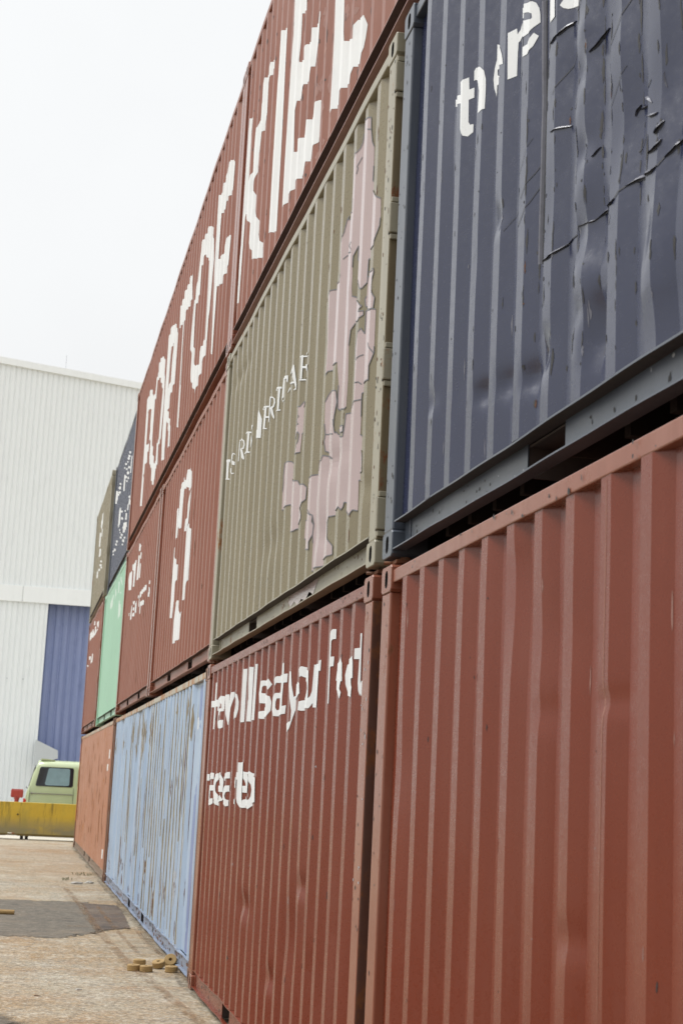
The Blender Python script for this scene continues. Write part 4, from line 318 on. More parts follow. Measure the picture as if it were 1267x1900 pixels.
def container(c, panel_mat, frame_mat, post_mat=None, rail_mat=None, top_mat=None, label='', ystep=None, zn=6, wave=.0, doors=False, pockets=True, phase=None, skip=(), hinge=False, roof_mat=None, web=.052, end_mat=None):
    n0, f0, x0, z0, H = GEOM[c]; Lc = round(f0 - n0, 3)
    post_mat = post_mat or frame_mat; rail_mat = rail_mat or frame_mat; top_mat = top_mat or rail_mat
    root = empty('shipping_container', (x0, n0, z0)); tag(root, label, 'shipping container', 'shipping containers stacked in a long wall')
    ph, pt = PHASE.get(c, phase or (.30, .2785))
    P = Panel(Lc, H, ph, pt, DENTS.get(c, ()), wave, hash_(c), skip)
    bm = P.mesh(ystep, zn); orient(bm)
    side = link('side_panel', bm, panel_mat, root, recalc=False)
    # the far side, plain
    Q = Panel(Lc, H, ph, pt); bm = Q.mesh(None, 1)
    for v in bm.verts: v.co.x = 2.438 - v.co.x
    link('side_panel', bm, panel_mat, root)
    # corner posts
    for y, s in ((0, 1), (Lc, -1)):
        for x, sx in ((0, 1), (2.438, -1)):
            bm = bmesh.new(); a, b = sorted((x + .004 * sx, x + .13 * sx)); ya, yb = sorted((y + .006 * s, y + .158 * s))
            box(bm, a, b, ya, yb, .118, H - .118, .008)
            if s == 1 and x == 0:
                for f in bm.faces:
                    f.normal_update()
                    if abs(f.normal.y) > .8 and f.calc_center_median().y < .02: f.material_index = 1  # end_mat paints the shade of the gap into the rusty near end face
            po = link('corner_post', bm, [post_mat, end_mat or post_mat], root)
            if hinge and x == 0 and s == 1:
                for hz in (.235, .94, 1.655, 2.37):
                    hb = bmesh.new(); box(hb, -.002, .05, -.014, .0055, hz - .075, hz + .075, .006); box(hb, .006, .045, -.008, .0055, hz - .105, hz - .079, .004); box(hb, .006, .045, -.008, .0055, hz + .079, hz + .105, .004); box(hb, .0025, .0038, .0065, .022, hz - .078, hz + .078, mi=1)
                    link('hinge', hb, [post_mat, M['hole']], po)
    # rails
    for x, sx in ((0, 1), (2.438, -1)):
        bm = bmesh.new(); a, b = sorted((x + .006 * sx, x + .066 * sx)); box(bm, a, b, .176, Lc - .176, H - .083, H - .025, .005)
        if sx == 1:
            bmesh.ops.subdivide_edges(bm, edges=[e_ for e_ in bm.edges if abs(e_.verts[0].co.y - e_.verts[1].co.y) > 1], cuts=60, use_grid_fill=True)
            for v in bm.verts:
                k = math.sin(v.co.y * 2.1 + hash_(c)) * .003 + math.sin(v.co.y * 5.3 + hash_(c) * 2) * .0022
                v.co.x += k; v.co.z += k * .6
        link('top_rail', bm, top_mat, root)
    bm = bmesh.new(); XW = web
    pk = []
    if pockets:
        cy = Lc / 2; pk = [(cy - 1.205, cy - .845), (cy + .845, cy + 1.205)]
    # web with fork pockets, flanges
    edges = [.176]
    for a, b in pk: edges += [a, b]
    edges.append(Lc - .176)
    NS = 40
    def wavy(y): return math.sin(y * 3.7 + hash_(c)) * .0035 + math.sin(y * 9.1 + hash_(c) * 3) * .0025
    for i in range(0, len(edges), 2): box(bm, XW, XW + .006, edges[i], edges[i + 1], .034, .1505)
    for a, b in pk:
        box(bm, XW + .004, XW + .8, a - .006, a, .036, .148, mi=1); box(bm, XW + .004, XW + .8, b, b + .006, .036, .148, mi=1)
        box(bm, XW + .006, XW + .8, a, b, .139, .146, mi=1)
    for za, zb_, xo in ((.1505, .1575, .008), (.028, .034, .004)):
        ys_ = [.176 + (Lc - .352) * i / (NS * 3) for i in range(NS * 3 + 1)]
        pv = None
        for y in ys_:
            k = wavy(y) * (1 if za > .1 else .7)
            r = [bm.verts.new(p) for p in ((xo + k * .6, y, za + k), (XW + .006, y, za), (XW + .006, y, zb_), (xo + k * .6, y, zb_ + k))]
            if pv:
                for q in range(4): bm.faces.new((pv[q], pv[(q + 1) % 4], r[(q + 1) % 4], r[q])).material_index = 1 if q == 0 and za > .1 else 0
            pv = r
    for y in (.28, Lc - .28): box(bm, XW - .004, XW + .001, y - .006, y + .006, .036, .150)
    link('bottom_rail', bm, [rail_mat, M['grime']], root)  # second material paints grime and shade into flange undersides and fork pockets
    bm = bmesh.new(); box(bm, 2.386, 2.436, .176, Lc - .176, .03, .157); link('bottom_rail', bm, rail_mat, root)
    # floor with cross members, roof, ends
    bm = bmesh.new(); box(bm, .066, 2.37, .02, Lc - .02, .1585, .186)
    link('floor', bm, M['dark'], root)
    bm = bmesh.new(); y = .35
    while y < Lc - .3:
        if not any(a - .03 < y < b + .03 for a, b in pk): box(bm, .14, 2.38, y, y + .045, .04, .1575)
        y += .32
    for ye in (.06, Lc - .11): box(bm, .165, 2.27, ye, ye + .05, .02, .157)
    link('cross_members', bm, M['dark'], root)
    bm = bmesh.new(); box(bm, .066, 2.372, .02, Lc - .02, H - .045, H - .030); link('roof', bm, roof_mat or rail_mat, root)
    for y, s in ((0, 1), (Lc, -1)):
        if doors and s == 1:
            for k in range(2):
                bm = bmesh.new(); xa = .135 + k * 1.085; box(bm, xa, xa + 1.08, .03, .075, .14, H - .10, .004)
                for zz in (.6, 1.2, 1.8): box(bm, xa + .08, xa + 1.0, .022, .03, zz - .12, zz + .12, .003)
                d = link('door', bm, panel_mat, root)
                for xr in (.3, .75):
                    rb = bmesh.new(); cyl(rb, (xa + xr, .012, .1), (xa + xr, .012, H - .1), .017, n=8); link('locking_bar', rb, M['rusty'], d)
        else:
            bm = bmesh.new(); n = 9; wd = 2.17 / n; pr = []
            for i in range(n):
                xa = .134 + i * wd; pr += [(xa, .05), (xa + wd * .3, .05), (xa + wd * .5, .02), (xa + wd * .8, .02)]
            pr.append((.134 + 2.17, .05))
            for (xa, ya), (xb, yb) in zip(pr[:-1], pr[1:]):
                A = [(xa, y + s * ya, .14), (xb, y + s * yb, .14), (xb, y + s * yb, H - .1), (xa, y + s * ya, H - .1)]
                bm.faces.new([bm.verts.new(p) for p in A])
            link('end_panel', bm, panel_mat, root)
        bm = bmesh.new(); ya, yb = sorted((y + s * .01, y + s * .09)); box(bm, .165, 2.273, ya, yb, H - .11, H - .03); link('end_header', bm, frame_mat, root)
    castings(root, Lc, H, frame_mat)
    return root, side, P
def hash_(c): return sum(ord(ch) * (i + 3) for i, ch in enumerate(c)) % 17 * .61
def lettering(side, P, key, mat, name='lettering', zs=None):
    bm = bmesh.new()
    for i, po in enumerate(LET[key]): P.decal(bm, po, .0012 + .00012 * i, zs=zs)
    orient(bm); return link(name, bm, mat, side, recalc=False)
def slivers(side, P, mat, n, yr, zr, wr, hr, where='edge', name='paint_chips', jag=5, seed=1, lean=0., off=.0008, zpow=1):
    """many small irregular flakes in ONE mesh: wear with a shape of its own"""
    rnd = random.Random(seed); bm = bmesh.new(); folds = [p[0] for p in P.P if yr[0] <= p[0] <= yr[1]]
    for _ in range(n):
        w_ = rnd.uniform(*wr); h = rnd.uniform(*hr) * rnd.uniform(.3, 1); z = zr[0] + (zr[1] - zr[0]) * rnd.random() ** zpow
        if where == 'edge': y = rnd.choice(folds) + rnd.gauss(0, .006)
        elif where == 'outer':
            y = rnd.uniform(*yr)
            for _k in range(12):
                if P.base(y) < XO + .012: break
                y = rnd.uniform(*yr)
        elif where == 'inner':
            y = rnd.uniform(*yr)
            for _k in range(12):
                if P.base(y) > XI - .014: break
                y = rnd.uniform(*yr)
        else: y = rnd.uniform(*yr)
        if not (.11 < y - w_ and y + w_ < P.L - .11 and .17 < z - h / 2 and z + h / 2 < P.H - .1): continue
        Lp, Rp = [], []
        for k in range(jag + 1):
            t = k / jag; ww = w_ * math.sin(math.pi * (.06 + .88 * t)) * rnd.uniform(.35, 1)
            yy = y + lean * (t - .5) * h + rnd.uniform(-.15, .15) * w_; Lp.append((yy - ww / 2, z + h * (t - .5))); Rp.append((yy + ww / 2, z + h * (t - .5)))
        P.decal(bm, Lp + Rp[::-1], off + rnd.random() * .0003)
    orient(bm); return link(name, bm, mat, side, recalc=False)

def frame_chips(k, n, mat, yr, zr, x, wr=(.004, .012), hr=(.008, .05), seed=1, name='paint_chips'):
    rnd = random.Random(seed); bm = bmesh.new()
    for _ in range(n):
        y, z, w_, h = rnd.uniform(*yr), rnd.uniform(*zr), rnd.uniform(*wr), rnd.uniform(*hr) * rnd.uniform(.3, 1); m_ = 7
        if zr[1] < .2 and any(abs(y - (C[k][2].L / 2 + q)) < .2 + wr[1] for q in (-1.025, 1.025)): continue
        V = [bm.verts.new((x - rnd.random() * .0003, y + w_ * math.cos(6.283 * i / m_) * rnd.uniform(.5, 1), z + h * .5 * math.sin(6.283 * i / m_) * rnd.uniform(.5, 1))) for i in range(m_)]
        bm.faces.new(V)
    orient(bm); return link(name, bm, mat, C[k][0], recalc=False)
# ------------------------------------------------------------------ the containers
C = {}
C['B1'] = container('B1', M['red_a'], M['red_b'],  label='plain rust-red container without lettering, nearest on the ground, under the dented navy one', ystep=.035, zn=100, wave=.002, web=.028)
C['B2'] = container('B2', M['red_a'], M['red_b'], end_mat=M['end_rust'], rail_mat=M['red_a'], label='rust-red ground-level container lettered will set your feet, under the olive container', ystep=.035, zn=100, wave=.0022, web=.028)
C['B3'] = container('B3', M['blue'], M['rusty'], post_mat=M['rusty'], rail_mat=M['blue_b'], web=.03, top_mat=M['blue_r'], label='pale blue container streaked with rust, standing on the ground beside the wooden discs', zn=24, wave=.004, phase=(.96, .292), skip=((.4, 1.0), (5.8, 6.2), (7.0, 7.4), (10.2, 10.6)))
C['B4'] = container('B4', M['orange'], M['rusty'], rail_mat=M['b4rail'], web=.03, top_mat=M['blue_r'], label='faded orange rust-stained container at the far end of the ground row', zn=8, wave=.006)
C['M1'] = container('M1', M['navy'], M['navy_f'], label='dented navy container with peeling film, on top of the plain red one', ystep=.018, zn=130, wave=.0022, web=.058)
C['M2'] = container('M2', M['olive'], M['olive_f'], end_mat=M['end_olive'], label='olive container with a pink map and the word HERITAGE, beside the navy one', ystep=.035, zn=90, wave=.0022, web=.06, hinge=True, doors=True)
C['M3'] = container('M3', M['red_c'], M['red_b'], rail_mat=M['red_c'], label='rust-red middle-row container with one tall white numeral, left of the olive map container', zn=10, wave=.002)
C['M3b'] = container('M3b', M['red_c'], M['red_b'], rail_mat=M['red_c'], label='rust-red middle-row container with two lines of white words, right of the mint green one', zn=8, wave=.002)
C['M4'] = container('M4', M['green'], M['green'], label='mint green container with faint white letters, above the orange one', zn=8, wave=.002)
C['M5'] = container('M5', M['red_c'], M['red_b'], rail_mat=M['red_c'], label='rust-red container at the far end of the middle row, beyond the mint green one', zn=8, doors=True, hinge=True)
C['T1'] = container('T1', M['red_c'], M['red_b'], rail_mat=M['pinkrail'], label='long rust-red top container lettered KIEL, nearest in the top row', top_mat=M['red_c'], ystep=.07, zn=24, wave=.002, web=.12)
C['T2'] = container('T2', M['red_c'], M['red_b'], rail_mat=M['red_c'], label='long rust-red top container lettered PORT OF', zn=10, wave=.002, web=.10)
C['T3'] = container('T3', M['navy'], M['navy_f'], label='navy top-row container covered with small white words, beyond the PORT OF one', zn=8, wave=.002)
C['T4'] = container('T4', M['olive'], M['olive_f'], post_mat=M['olive_f'], label='olive top-row container with white letters, farthest in the top row', zn=8, wave=.002, doors=True, hinge=True)
for k, mt, zs in (('B2', 'white', .06), ('M2', 'white', .08), ('M1', 'white', .05), ('T1', 'whitew', .2), ('T2', 'whitew', None), ('M3', 'white', None), ('M3b', 'white', None), ('T3', 'white', None), ('T4', 'white', None), ('M4', 'mint_w', None), ('M5', 'white', None)):
    lettering(C[k][1], C[k][2], k, M[mt], zs=zs)
# the map
_, sd_, P_ = C['M2']
bm = bmesh.new()
for i, po in enumerate(MAPP): P_.decal(bm, po, .0012 + .0002 * i, zs=.08)
orient(bm); mp_ = link('map_print', bm, M['pink'], sd_, recalc=False)
bm = bmesh.new(); i = 0
for po in MAPP:
    for a, b in zip(po, po[1:] + po[:1]):
        if math.hypot(a[0] - b[0], a[1] - b[1]) < .62 and not (abs(a[0] - b[0]) < .06 and abs(a[1] - b[1]) > .09):
            i += 1; P_.decal(bm, strip_poly([a, b], .0058), .0032 + .00001 * (i % 60), zs=.1)
for pl in MAPL:
    for a, b in zip(pl[:-1], pl[1:]):
        i += 1; P_.decal(bm, strip_poly([a, b], .0058), .0032 + .00001 * (i % 60))
orient(bm); link('map_outline', bm, M['line'], mp_, recalc=False)
# wear: chips, scrapes, rust runs, weld seams
def wear(k, *a, **kw): return slivers(C[k][1], C[k][2], *a, **kw)
L1 = C['M1'][2].L
wear('M1', M['chip_dark'], 230, (2.6, 4.4), (.3, 2.5), (.006, .016), (.02, .16), 'edge', seed=3)
for i_, (a_, b_, n_) in enumerate(((3.50, 3.80, 130), (3.22, 3.5, 80), (3.85, 4.15, 70))): wear('M1', M['chip_dark'], n_, (a_, b_), (.22, 2.5), (.004, .012), (.015, .10), 'edge', seed=60 + i_, name='ragged_crease')
wear('M1', M['film'], 34, (3.40, 3.80), (.2, 1.6), (.004, .010), (.03, .14), 'edge', seed=64, name='scraped_crease')
wear('M1', M['chip_rust'], 14, (3.2, 4.2), (.25, 1.6), (.006, .014), (.02, .07), 'edge', seed=65, name='rust_spots')
wear('M1', M['chip_dark'], 120, (2.6, 5.9), (.3, 2.5), (.004, .012), (.01, .06), 'outer', seed=4)
wear('M1', M['film'], 26, (2.8, 5.6), (.2, 1.6), (.005, .014), (.02, .14), 'edge', seed=5, name='pale_scrapes')
wear('M2', M['chip_rust'], 90, (.2, 1.6), (.2, 2.4), (.008, .02), (.02, .10), 'edge', seed=6)
wear('M2', M['chip_dark'], 40, (.2, 4.5), (.2, 2.4), (.006, .018), (.01, .06), 'any', seed=7, name='dents_and_scratches')
wear('B1', M['chip_dark'], 26, (2.6, 5.9), (.3, 2.4), (.003, .008), (.006, .03), 'any', seed=8)
wear('B2', M['chip_dark'], 60, (.2, 5.8), (.2, 2.4), (.006, .014), (.01, .08), 'edge', seed=9)
wear('B2', M['chip_light'], 14, (.2, 5.8), (.2, 2.2), (.006, .014), (.01, .06), 'edge', seed=10, name='pale_scrapes')
wear('B3', M['chip_rust'], 60, (.3, 8.4), (.3, 2.45), (.012, .03), (.2, 1.4), 'edge', seed=11, name='rust_streaks', jag=7)
wear('B3', M['chip_rust'], 120, (.3, 11.8), (.17, .7), (.015, .05), (.08, .5), 'edge', seed=12, name='rust_patches', jag=7)
wear('B3', M['chip_light'], 90, (.3, 11.8), (.2, 2.4), (.02, .05), (.2, 1.3), 'outer', seed=13, name='bleached_streaks', jag=7)
wear('B4', M['chip_orange'], 200, (.3, 11.8), (.2, 2.4), (.02, .08), (.08, .7), 'any', seed=14, name='rust_streaks', jag=7)
wear('M3', M['chip_rust'], 40, (.3, 5.8), (.2, 2.4), (.008, .03), (.05, .5), 'edge', seed=15, name='rust_streaks')
wear('M3b', M['chip_rust'], 40, (.3, 5.8), (.2, 2.4), (.008, .03), (.05, .5), 'edge', seed=16, name='rust_streaks')
wear('T1', M['chip_dark'], 260, (7.0, 9.6), (.2, 2.0), (.008, .03), (.02, .14), 'edge', seed=17)
wear('T1', M['chip_dark'], 180, (9.6, 12.0), (.2, 2.5), (.006, .02), (.02, .10), 'edge', seed=18)
wear('T1', M['chip_red'], 120, (6.9, 9.0), (.2, 2.2), (.03, .09), (.05, .3), 'any', seed=19, name='flaked_paint')
wear('M4', M['chip_light'], 20, (.3, 5.8), (.2, 2.4), (.01, .03), (.03, .2), 'any', seed=20, name='pale_scrapes')
for i_, (k, n_, mt, yr, zr, x) in enumerate((('M2', 40, 'chip_rust', (.02, .15), (.13, 2.47), .0030), ('M2', 24, 'chip_dark', (.02, .15), (.13, 2.47), .0028), ('M1', 36, 'chip_dark', (5.91, 6.04), (.13, 2.47), .0030), ('B1', 16, 'chip_dark', (5.91, 6.04), (.2, 2.45), .0030), ('B2', 20, 'chip_dark', (.02, .15), (.13, 2.45), .0030), ('B2', 16, 'chip_light', (.02, .15), (1.2, 2.2), .0027),
        ('B1', 16, 'chip_dark', (2.9, 5.85), (2.508, 2.558), .0005), ('B2', 36, 'chip_dark', (.2, 5.85), (2.508, 2.558), .0005), ('M2', 70, 'chip_rust', (.2, 5.85), (.038, .147), .0590), ('M1', 30, 'chip_dark', (2.9, 5.85), (.038, .147), .0570), ('M1', 12, 'chip_light', (2.9, 5.85), (.038, .147), .0572), ('B3', 90, 'chip_rust', (.2, 11.9), (.036, .15), .0290), ('B3', 40, 'chip_dark', (.2, 11.9), (.036, .15), .0288), ('B2', 60, 'chip_dark', (3.5, 5.85), (.036, .15), .0270))):
    frame_chips(k, n_, M[mt], yr, zr, x, (.004, .012) if k != 'B3' else (.03, .12), (.008, .05) if k != 'B3' else (.02, .08), seed=40 + i_)
wear('B3', M['wash'], 150, (.3, 11.8), (2.05, 2.46), (.02, .07), (.2, .8), 'any', seed=31, name='rusty_top_wash', jag=7)
wear('B1', M['chip_light'], 8, (2.9, 5.8), (1.0, 2.3), (.002, .005), (.01, .04), 'any', seed=32, name='pale_scrapes')
wear('B1', M['chip_red'], 20, (2.9, 5.9), (.8, 2.4), (.003, .007), (.03, .2), 'edge', seed=33, name='rubbed_edges')
bm = bmesh.new()
for a_, b_ in ((.44, .86), (5.86, 6.04), (7.02, 7.24), (10.25, 10.45)): C['B3'][2].decal(bm, [(a_, .17), (b_, .17), (b_, 2.48), (a_, 2.48)], .0014)
orient(bm); link('unbleached_band', bm, M['blue_s'], C['B3'][1], recalc=False)
for k, ys_ in (('B1', (3.43,)), ('B2', (2.35, 4.7)), ('M1', (4.0,)), ('M2', (1.32, 3.5))):
    bm = bmesh.new(); P_ = C[k][2]
    for y in ys_: P_.decal(bm, strip_poly([(y, .165), (y, 1.3), (y, P_.H - .09)], .007), .0007, zs=.06)
    orient(bm); link('weld_seam', bm, M['chip_dark'] if k == 'M1' else M['red_c'] if k[0] == 'B' else M['olive'], C[k][1], recalc=False)
P_ = C['B3'][2]; bm = bmesh.new(); rnd = random.Random(5)
for (ya, xa), (yb, xb) in zip(P_.P[:-1], P_.P[1:]):
    if xa == XI and xb == XO:
        if not any(abs(q[0] - (ya - .152)) < .03 for q in P_.P): continue
        Yw = ya + GEOM['B3'][0]; d_ = .22 / (1.89 + Yw / 1.55); w0 = .068 - 1.89 * d_
        st_ = .6 if ya < 8.5 else .12; z0_ = .17 if rnd.random() < .7 else rnd.uniform(.2, 1.2); z1_ = 2.5 if rnd.random() < .8 else rnd.uniform(1.2, 2.4)
        if rnd.random() > .98 - (0 if ya < 8.5 else .5): continue
        zz = [z0_ + (z1_ - z0_) * k / 10 for k in range(11)]; ph_ = rnd.uniform(0, 6)
        wd = [w0 + .006 + .012 * st_ * (.7 + .5 * math.sin(q * 3 + ph_) + rnd.uniform(-.3, .6)) for q in zz]
        P_.decal(bm, [(ya - .005, q) for q in zz] + [(ya + w_, q) for q, w_ in zip(zz[::-1], wd[::-1])], .0012)
orient(bm); link('brown_runoff', bm, M['grime_b'], C['B3'][1], recalc=False)
# peeled film on the navy container
P_ = C['M1'][2]
bm = bmesh.new()
for pts, wd in FLAPS:
    nseg = 8; P2 = []
    for i in range(nseg + 1):
        t = i / nseg * (len(pts) - 1); k = min(int(t), len(pts) - 2); u = t - k
        P2.append((pts[k][0] * (1 - u) + pts[k + 1][0] * u, pts[k][1] * (1 - u) + pts[k + 1][1] * u))
    prev = None; wm = wd / 640.
    for i, (y, z) in enumerate(P2):
        t = i / nseg; a = wm * math.sin(math.pi * (.04 + .92 * t)) ** .8; x = P_.x(y, z)
        row_ = [bm.verts.new(p) for p in ((x - .001, y, z + a * .62), (x - .002 - a * .16, y, z + a * .36), (x - .002 - a * .34, y, z + a * .10), (x - .003 - a * .42, y, z - a * .10))]
        dark = [bm.verts.new((x - .0016, y, z - a * .55)), bm.verts.new((x - .0016, y, z + a * .5))]  # dark quad paints the gap and shadow under each curled flap
        if prev:
            for q in range(3): f = bm.faces.new((prev[0][q], prev[0][q + 1], row_[q + 1], row_[q])); f.smooth = True; f.material_index = 0
            f = bm.faces.new((prev[1][0], prev[1][1], dark[1], dark[0])); f.material_index = 1
        prev = (row_, dark)
link('peeling_film', bm, [M['film'], M['film_d']], C['M1'][1], recalc=False)
bm = bmesh.new(); prev = None
for i in range(25):
    t = i / 24 * (len(CRACK) - 1); k = min(int(t), len(CRACK) - 2); u = t - k
    y = CRACK[k][0] * (1 - u) + CRACK[k + 1][0] * u; z = CRACK[k][1] * (1 - u) + CRACK[k + 1][1] * u; x = P_.x(y, z)
    row_ = [bm.verts.new(p) for p in ((x - .0016, y - .012, z), (x - .0016, y, z), (x - .010, y + .004, z), (x - .013, y + .009, z))]
    if prev:
        for q, mi in ((0, 1), (1, 0), (2, 0)): f = bm.faces.new((prev[q], prev[q + 1], row_[q + 1], row_[q])); f.material_index = mi
    prev = row_
link('split_film_edge', bm, [M['film'], M['film_d']], C['M1'][1], recalc=False)
bm = bmesh.new(); chain = [FLAPS[3][0], FLAPS[4][0], FLAPS[5][0], FLAPS[6][0], FLAPS[7][0]]; line_ = [tuple(p) for f_ in chain for p in f_]
for a, b in zip(line_[:-1], line_[1:]): P_.decal(bm, strip_poly([a, b], .0045), .0019)
rnd = random.Random(8)
for _ in range(16):
    y, z = rnd.uniform(2.8, 4.2), rnd.uniform(.9, 2.4); l_ = rnd.uniform(.1, .35); P_.decal(bm, strip_poly([(y, z), (y + l_ * .5, z - l_ * .45), (y + l_, z - l_ * rnd.uniform(.7, 1))], rnd.uniform(.002, .004)), .0017)
orient(bm); link('film_crack', bm, M['film_d'], C['M1'][1], recalc=False)
# [M['film'], M['film_d']], C['M1'][1], recalc=False)
# pink drip on the olive bottom rail
bm = bmesh.new()
pp = [(1.62, .147), (2.55, .147), (2.6, .11), (2.5, .075), (2.38, .095), (2.28, .06), (2.15, .085), (2.02, .062), (1.9, .1), (1.78, .07), (1.7, .11)]
vv = [bm.verts.new((.0575, a, b)) for a, b in pp]
for t in tessellate_polygon([[Vector((a, b, 0)) for a, b in pp]]): bm.faces.new([vv[i] for i in t])
orient(bm); link('paint_drip', bm, M['pink'], C['M2'][0], recalc=False)
# orange strip on the far post of the orange container
bm = bmesh.new(); box(bm, -.002, .003, 12.192 - .32, 12.192 - .17, .6, 2.4); link('painted_strip', bm, M['orange_hi'], C['B4'][0])
bm = bmesh.new()
for y0_, y1_, za_, zb2 in ((.55, .9, 1.95, 2.1), (1.0, 1.3, 1.75, 1.86), (.55, .85, .32, .47)): C['B4'][2].decal(bm, [(y0_, za_), (y1_, za_), (y1_, zb2), (y0_, zb2)], .002)
orient(bm); link('label_sticker', bm, M['white'], C['B4'][1], recalc=False)
bm = bmesh.new(); C['B3'][2].decal(bm, [(.86, 1.95), (.93, 1.95), (.93, 2.2), (.86, 2.2)], .002); orient(bm); link('label_sticker', bm, M['white'], C['B3'][1], recalc=False)
# twist locks between stacked castings
for c_, y, lab in (('B1', GEOM['B1'][1] - .089, 'twist lock between the navy container and the plain red one below'), ('B2', GEOM['B2'][0] + .089, 'twist lock under the near corner of the olive map container'), ('B2', GEOM['B2'][1] - .089, 'twist lock under the far corner of the olive map container')):
    bm = bmesh.new(); zt = 2.588
    cyl(bm, (.085, y, zt - .02), (.085, y, zt + .063), .026, n=14); box(bm, .03, .14, y - .045, y + .045, zt + .012, zt + .030, .004); cyl(bm, (.085, y, zt + .021), (.0, y + .05, zt + .021), .008, n=8)
    o = link('twist_lock', bm, M['rusty']); tag(o, lab, 'twist lock', 'twist locks between the stacked containers')

# ------------------------------------------------------------------ ground
m_g, n, b = new_mat('worn_concrete')
t = node(n, 'ShaderNodeTexCoord').outputs['Object']
big = noise(n, t, .45, 6, .62); mid = noise(n, t, 1.7, 8, .72, (.8, 1, 1), 5); agg = node(n, 'ShaderNodeTexVoronoi', Scale=55.); n.links.new(t, agg.inputs['Vector']); f1 = noise(n, t, 26, 7, .8); f2 = noise(n, t, 9, 8, .8, off=3)
c = mixc(n, (.315, .272, .195), (.27, .18, .088), rng(n, big, .42, .58)); c = mixc(n, c, (.24, .215, .175), mul(n, rng(n, noise(n, t, .8, 7, .7, off=31), .54, .66), .7))
c = mixc(n, c, (.27, .16, .075), mul(n, rng(n, mid, .52, .66), .7))
c = mixc(n, c, (.44, .40, .32), mul(n, rng(n, noise(n, t, 2.4, 7, .7, off=11), .5, .64), .65))
c = mixc(n, c, (.15, .135, .11), mul(n, rng(n, noise(n, t, 2.2, 9, .78, (.6, 1.2, 1), 21), .585, .63), .8))
cell = node(n, 'ShaderNodeTexVoronoi', Scale=34.); n.links.new(t, cell.inputs['Vector']); sc_ = node(n, 'ShaderNodeSeparateColor'); n.links.new(cell.outputs['Color'], sc_.inputs[0])
c = mixc(n, c, (.10, .08, .055), mul(n, rng(n, sc_.outputs[0], .72, 1), .38)); c = mixc(n, c, (.62, .57, .48), mul(n, rng(n, sc_.outputs[1], .72, 1), .38)); c = mixc(n, c, (.38, .23, .09), mul(n, rng(n, sc_.outputs[2], .75, 1), .4))
c = mixc(n, c, (.13, .10, .065), mul(n, rng(n, f2, .50, .64), .7))
c = mixc(n, c, (.10, .08, .055), mul(n, rng(n, agg.outputs['Color'], .55, .8), .6))
c = mixc(n, c, (.66, .61, .52), mul(n, rng(n, f1, .54, .66), .7))
n.links.new(c, b.inputs['Base Color']); b.inputs['Roughness'].default_value = .9
bp_ = node(n, 'ShaderNodeBump', Strength=.5, Distance=.006); n.links.new(agg.outputs['Distance'], bp_.inputs['Height']); n.links.new(bp_.outputs[0], b.inputs['Normal'])
bm = bmesh.new(); v = [bm.verts.new(p) for p in ((-600, -600, 0), (600, -600, 0), (600, 900, 0), (-600, 900, 0))]; bm.faces.new(v)
tag(link('ground', bm, m_g), kind='structure')
def sheet(name, pts, z, mat, kind='structure', jit=0, sub=8, seed=0):
    rnd = random.Random(seed); P = []
    for a, b in zip(pts, pts[1:] + pts[:1]):
        for i in range(sub):
            u = i / sub; P.append((a[0] * (1 - u) + b[0] * u + (rnd.uniform(-jit, jit) if i else 0), a[1] * (1 - u) + b[1] * u + (rnd.uniform(-jit, jit) if i else 0)))
    bm = bmesh.new(); V = [bm.verts.new((x, y, z)) for x, y in P]
    for t in tessellate_polygon([[Vector((x, y, 0)) for x, y in P]]): bm.faces.new([V[i] for i in t])
    for f in bm.faces:
        f.normal_update()
        if f.normal.z < 0: f.normal_flip()
    return tag(link(name, bm, mat, recalc=False), kind=kind)
def asphalt(name, base):
    m, n, b = new_mat(name); t = node(n, 'ShaderNodeTexCoord').outputs['Object']
    a = node(n, 'ShaderNodeTexVoronoi', Scale=110.); n.links.new(t, a.inputs['Vector'])
    c = mixc(n, base, tuple(x * 2.3 for x in base), mul(n, rng(n, noise(n, t, 9, 6, .85), .48, .62), .75)); c = mixc(n, c, (.2, .15, .1), mul(n, rng(n, noise(n, t, 1.6, 8, .75), .5, .68), .6)); c = mixc(n, c, (.30, .27, .22), mul(n, rng(n, noise(n, t, 22, 7, .8), .55, .66), .5)); c = mixc(n, c, (.025, .022, .02), mul(n, rng(n, noise(n, t, 2.0, 8, .75, (.7, 1, 1), 17), .57, .63), .8))
    n.links.new(c, b.inputs['Base Color']); b.inputs['Roughness'].default_value = .85
    p = node(n, 'ShaderNodeBump', Strength=.4, Distance=.005); n.links.new(a.outputs['Distance'], p.inputs['Height']); n.links.new(p.outputs[0], b.inputs['Normal']); return m
AS = asphalt('asphalt', (.098, .083, .062)); ASB = asphalt('brown_asphalt', (.072, .05, .036))
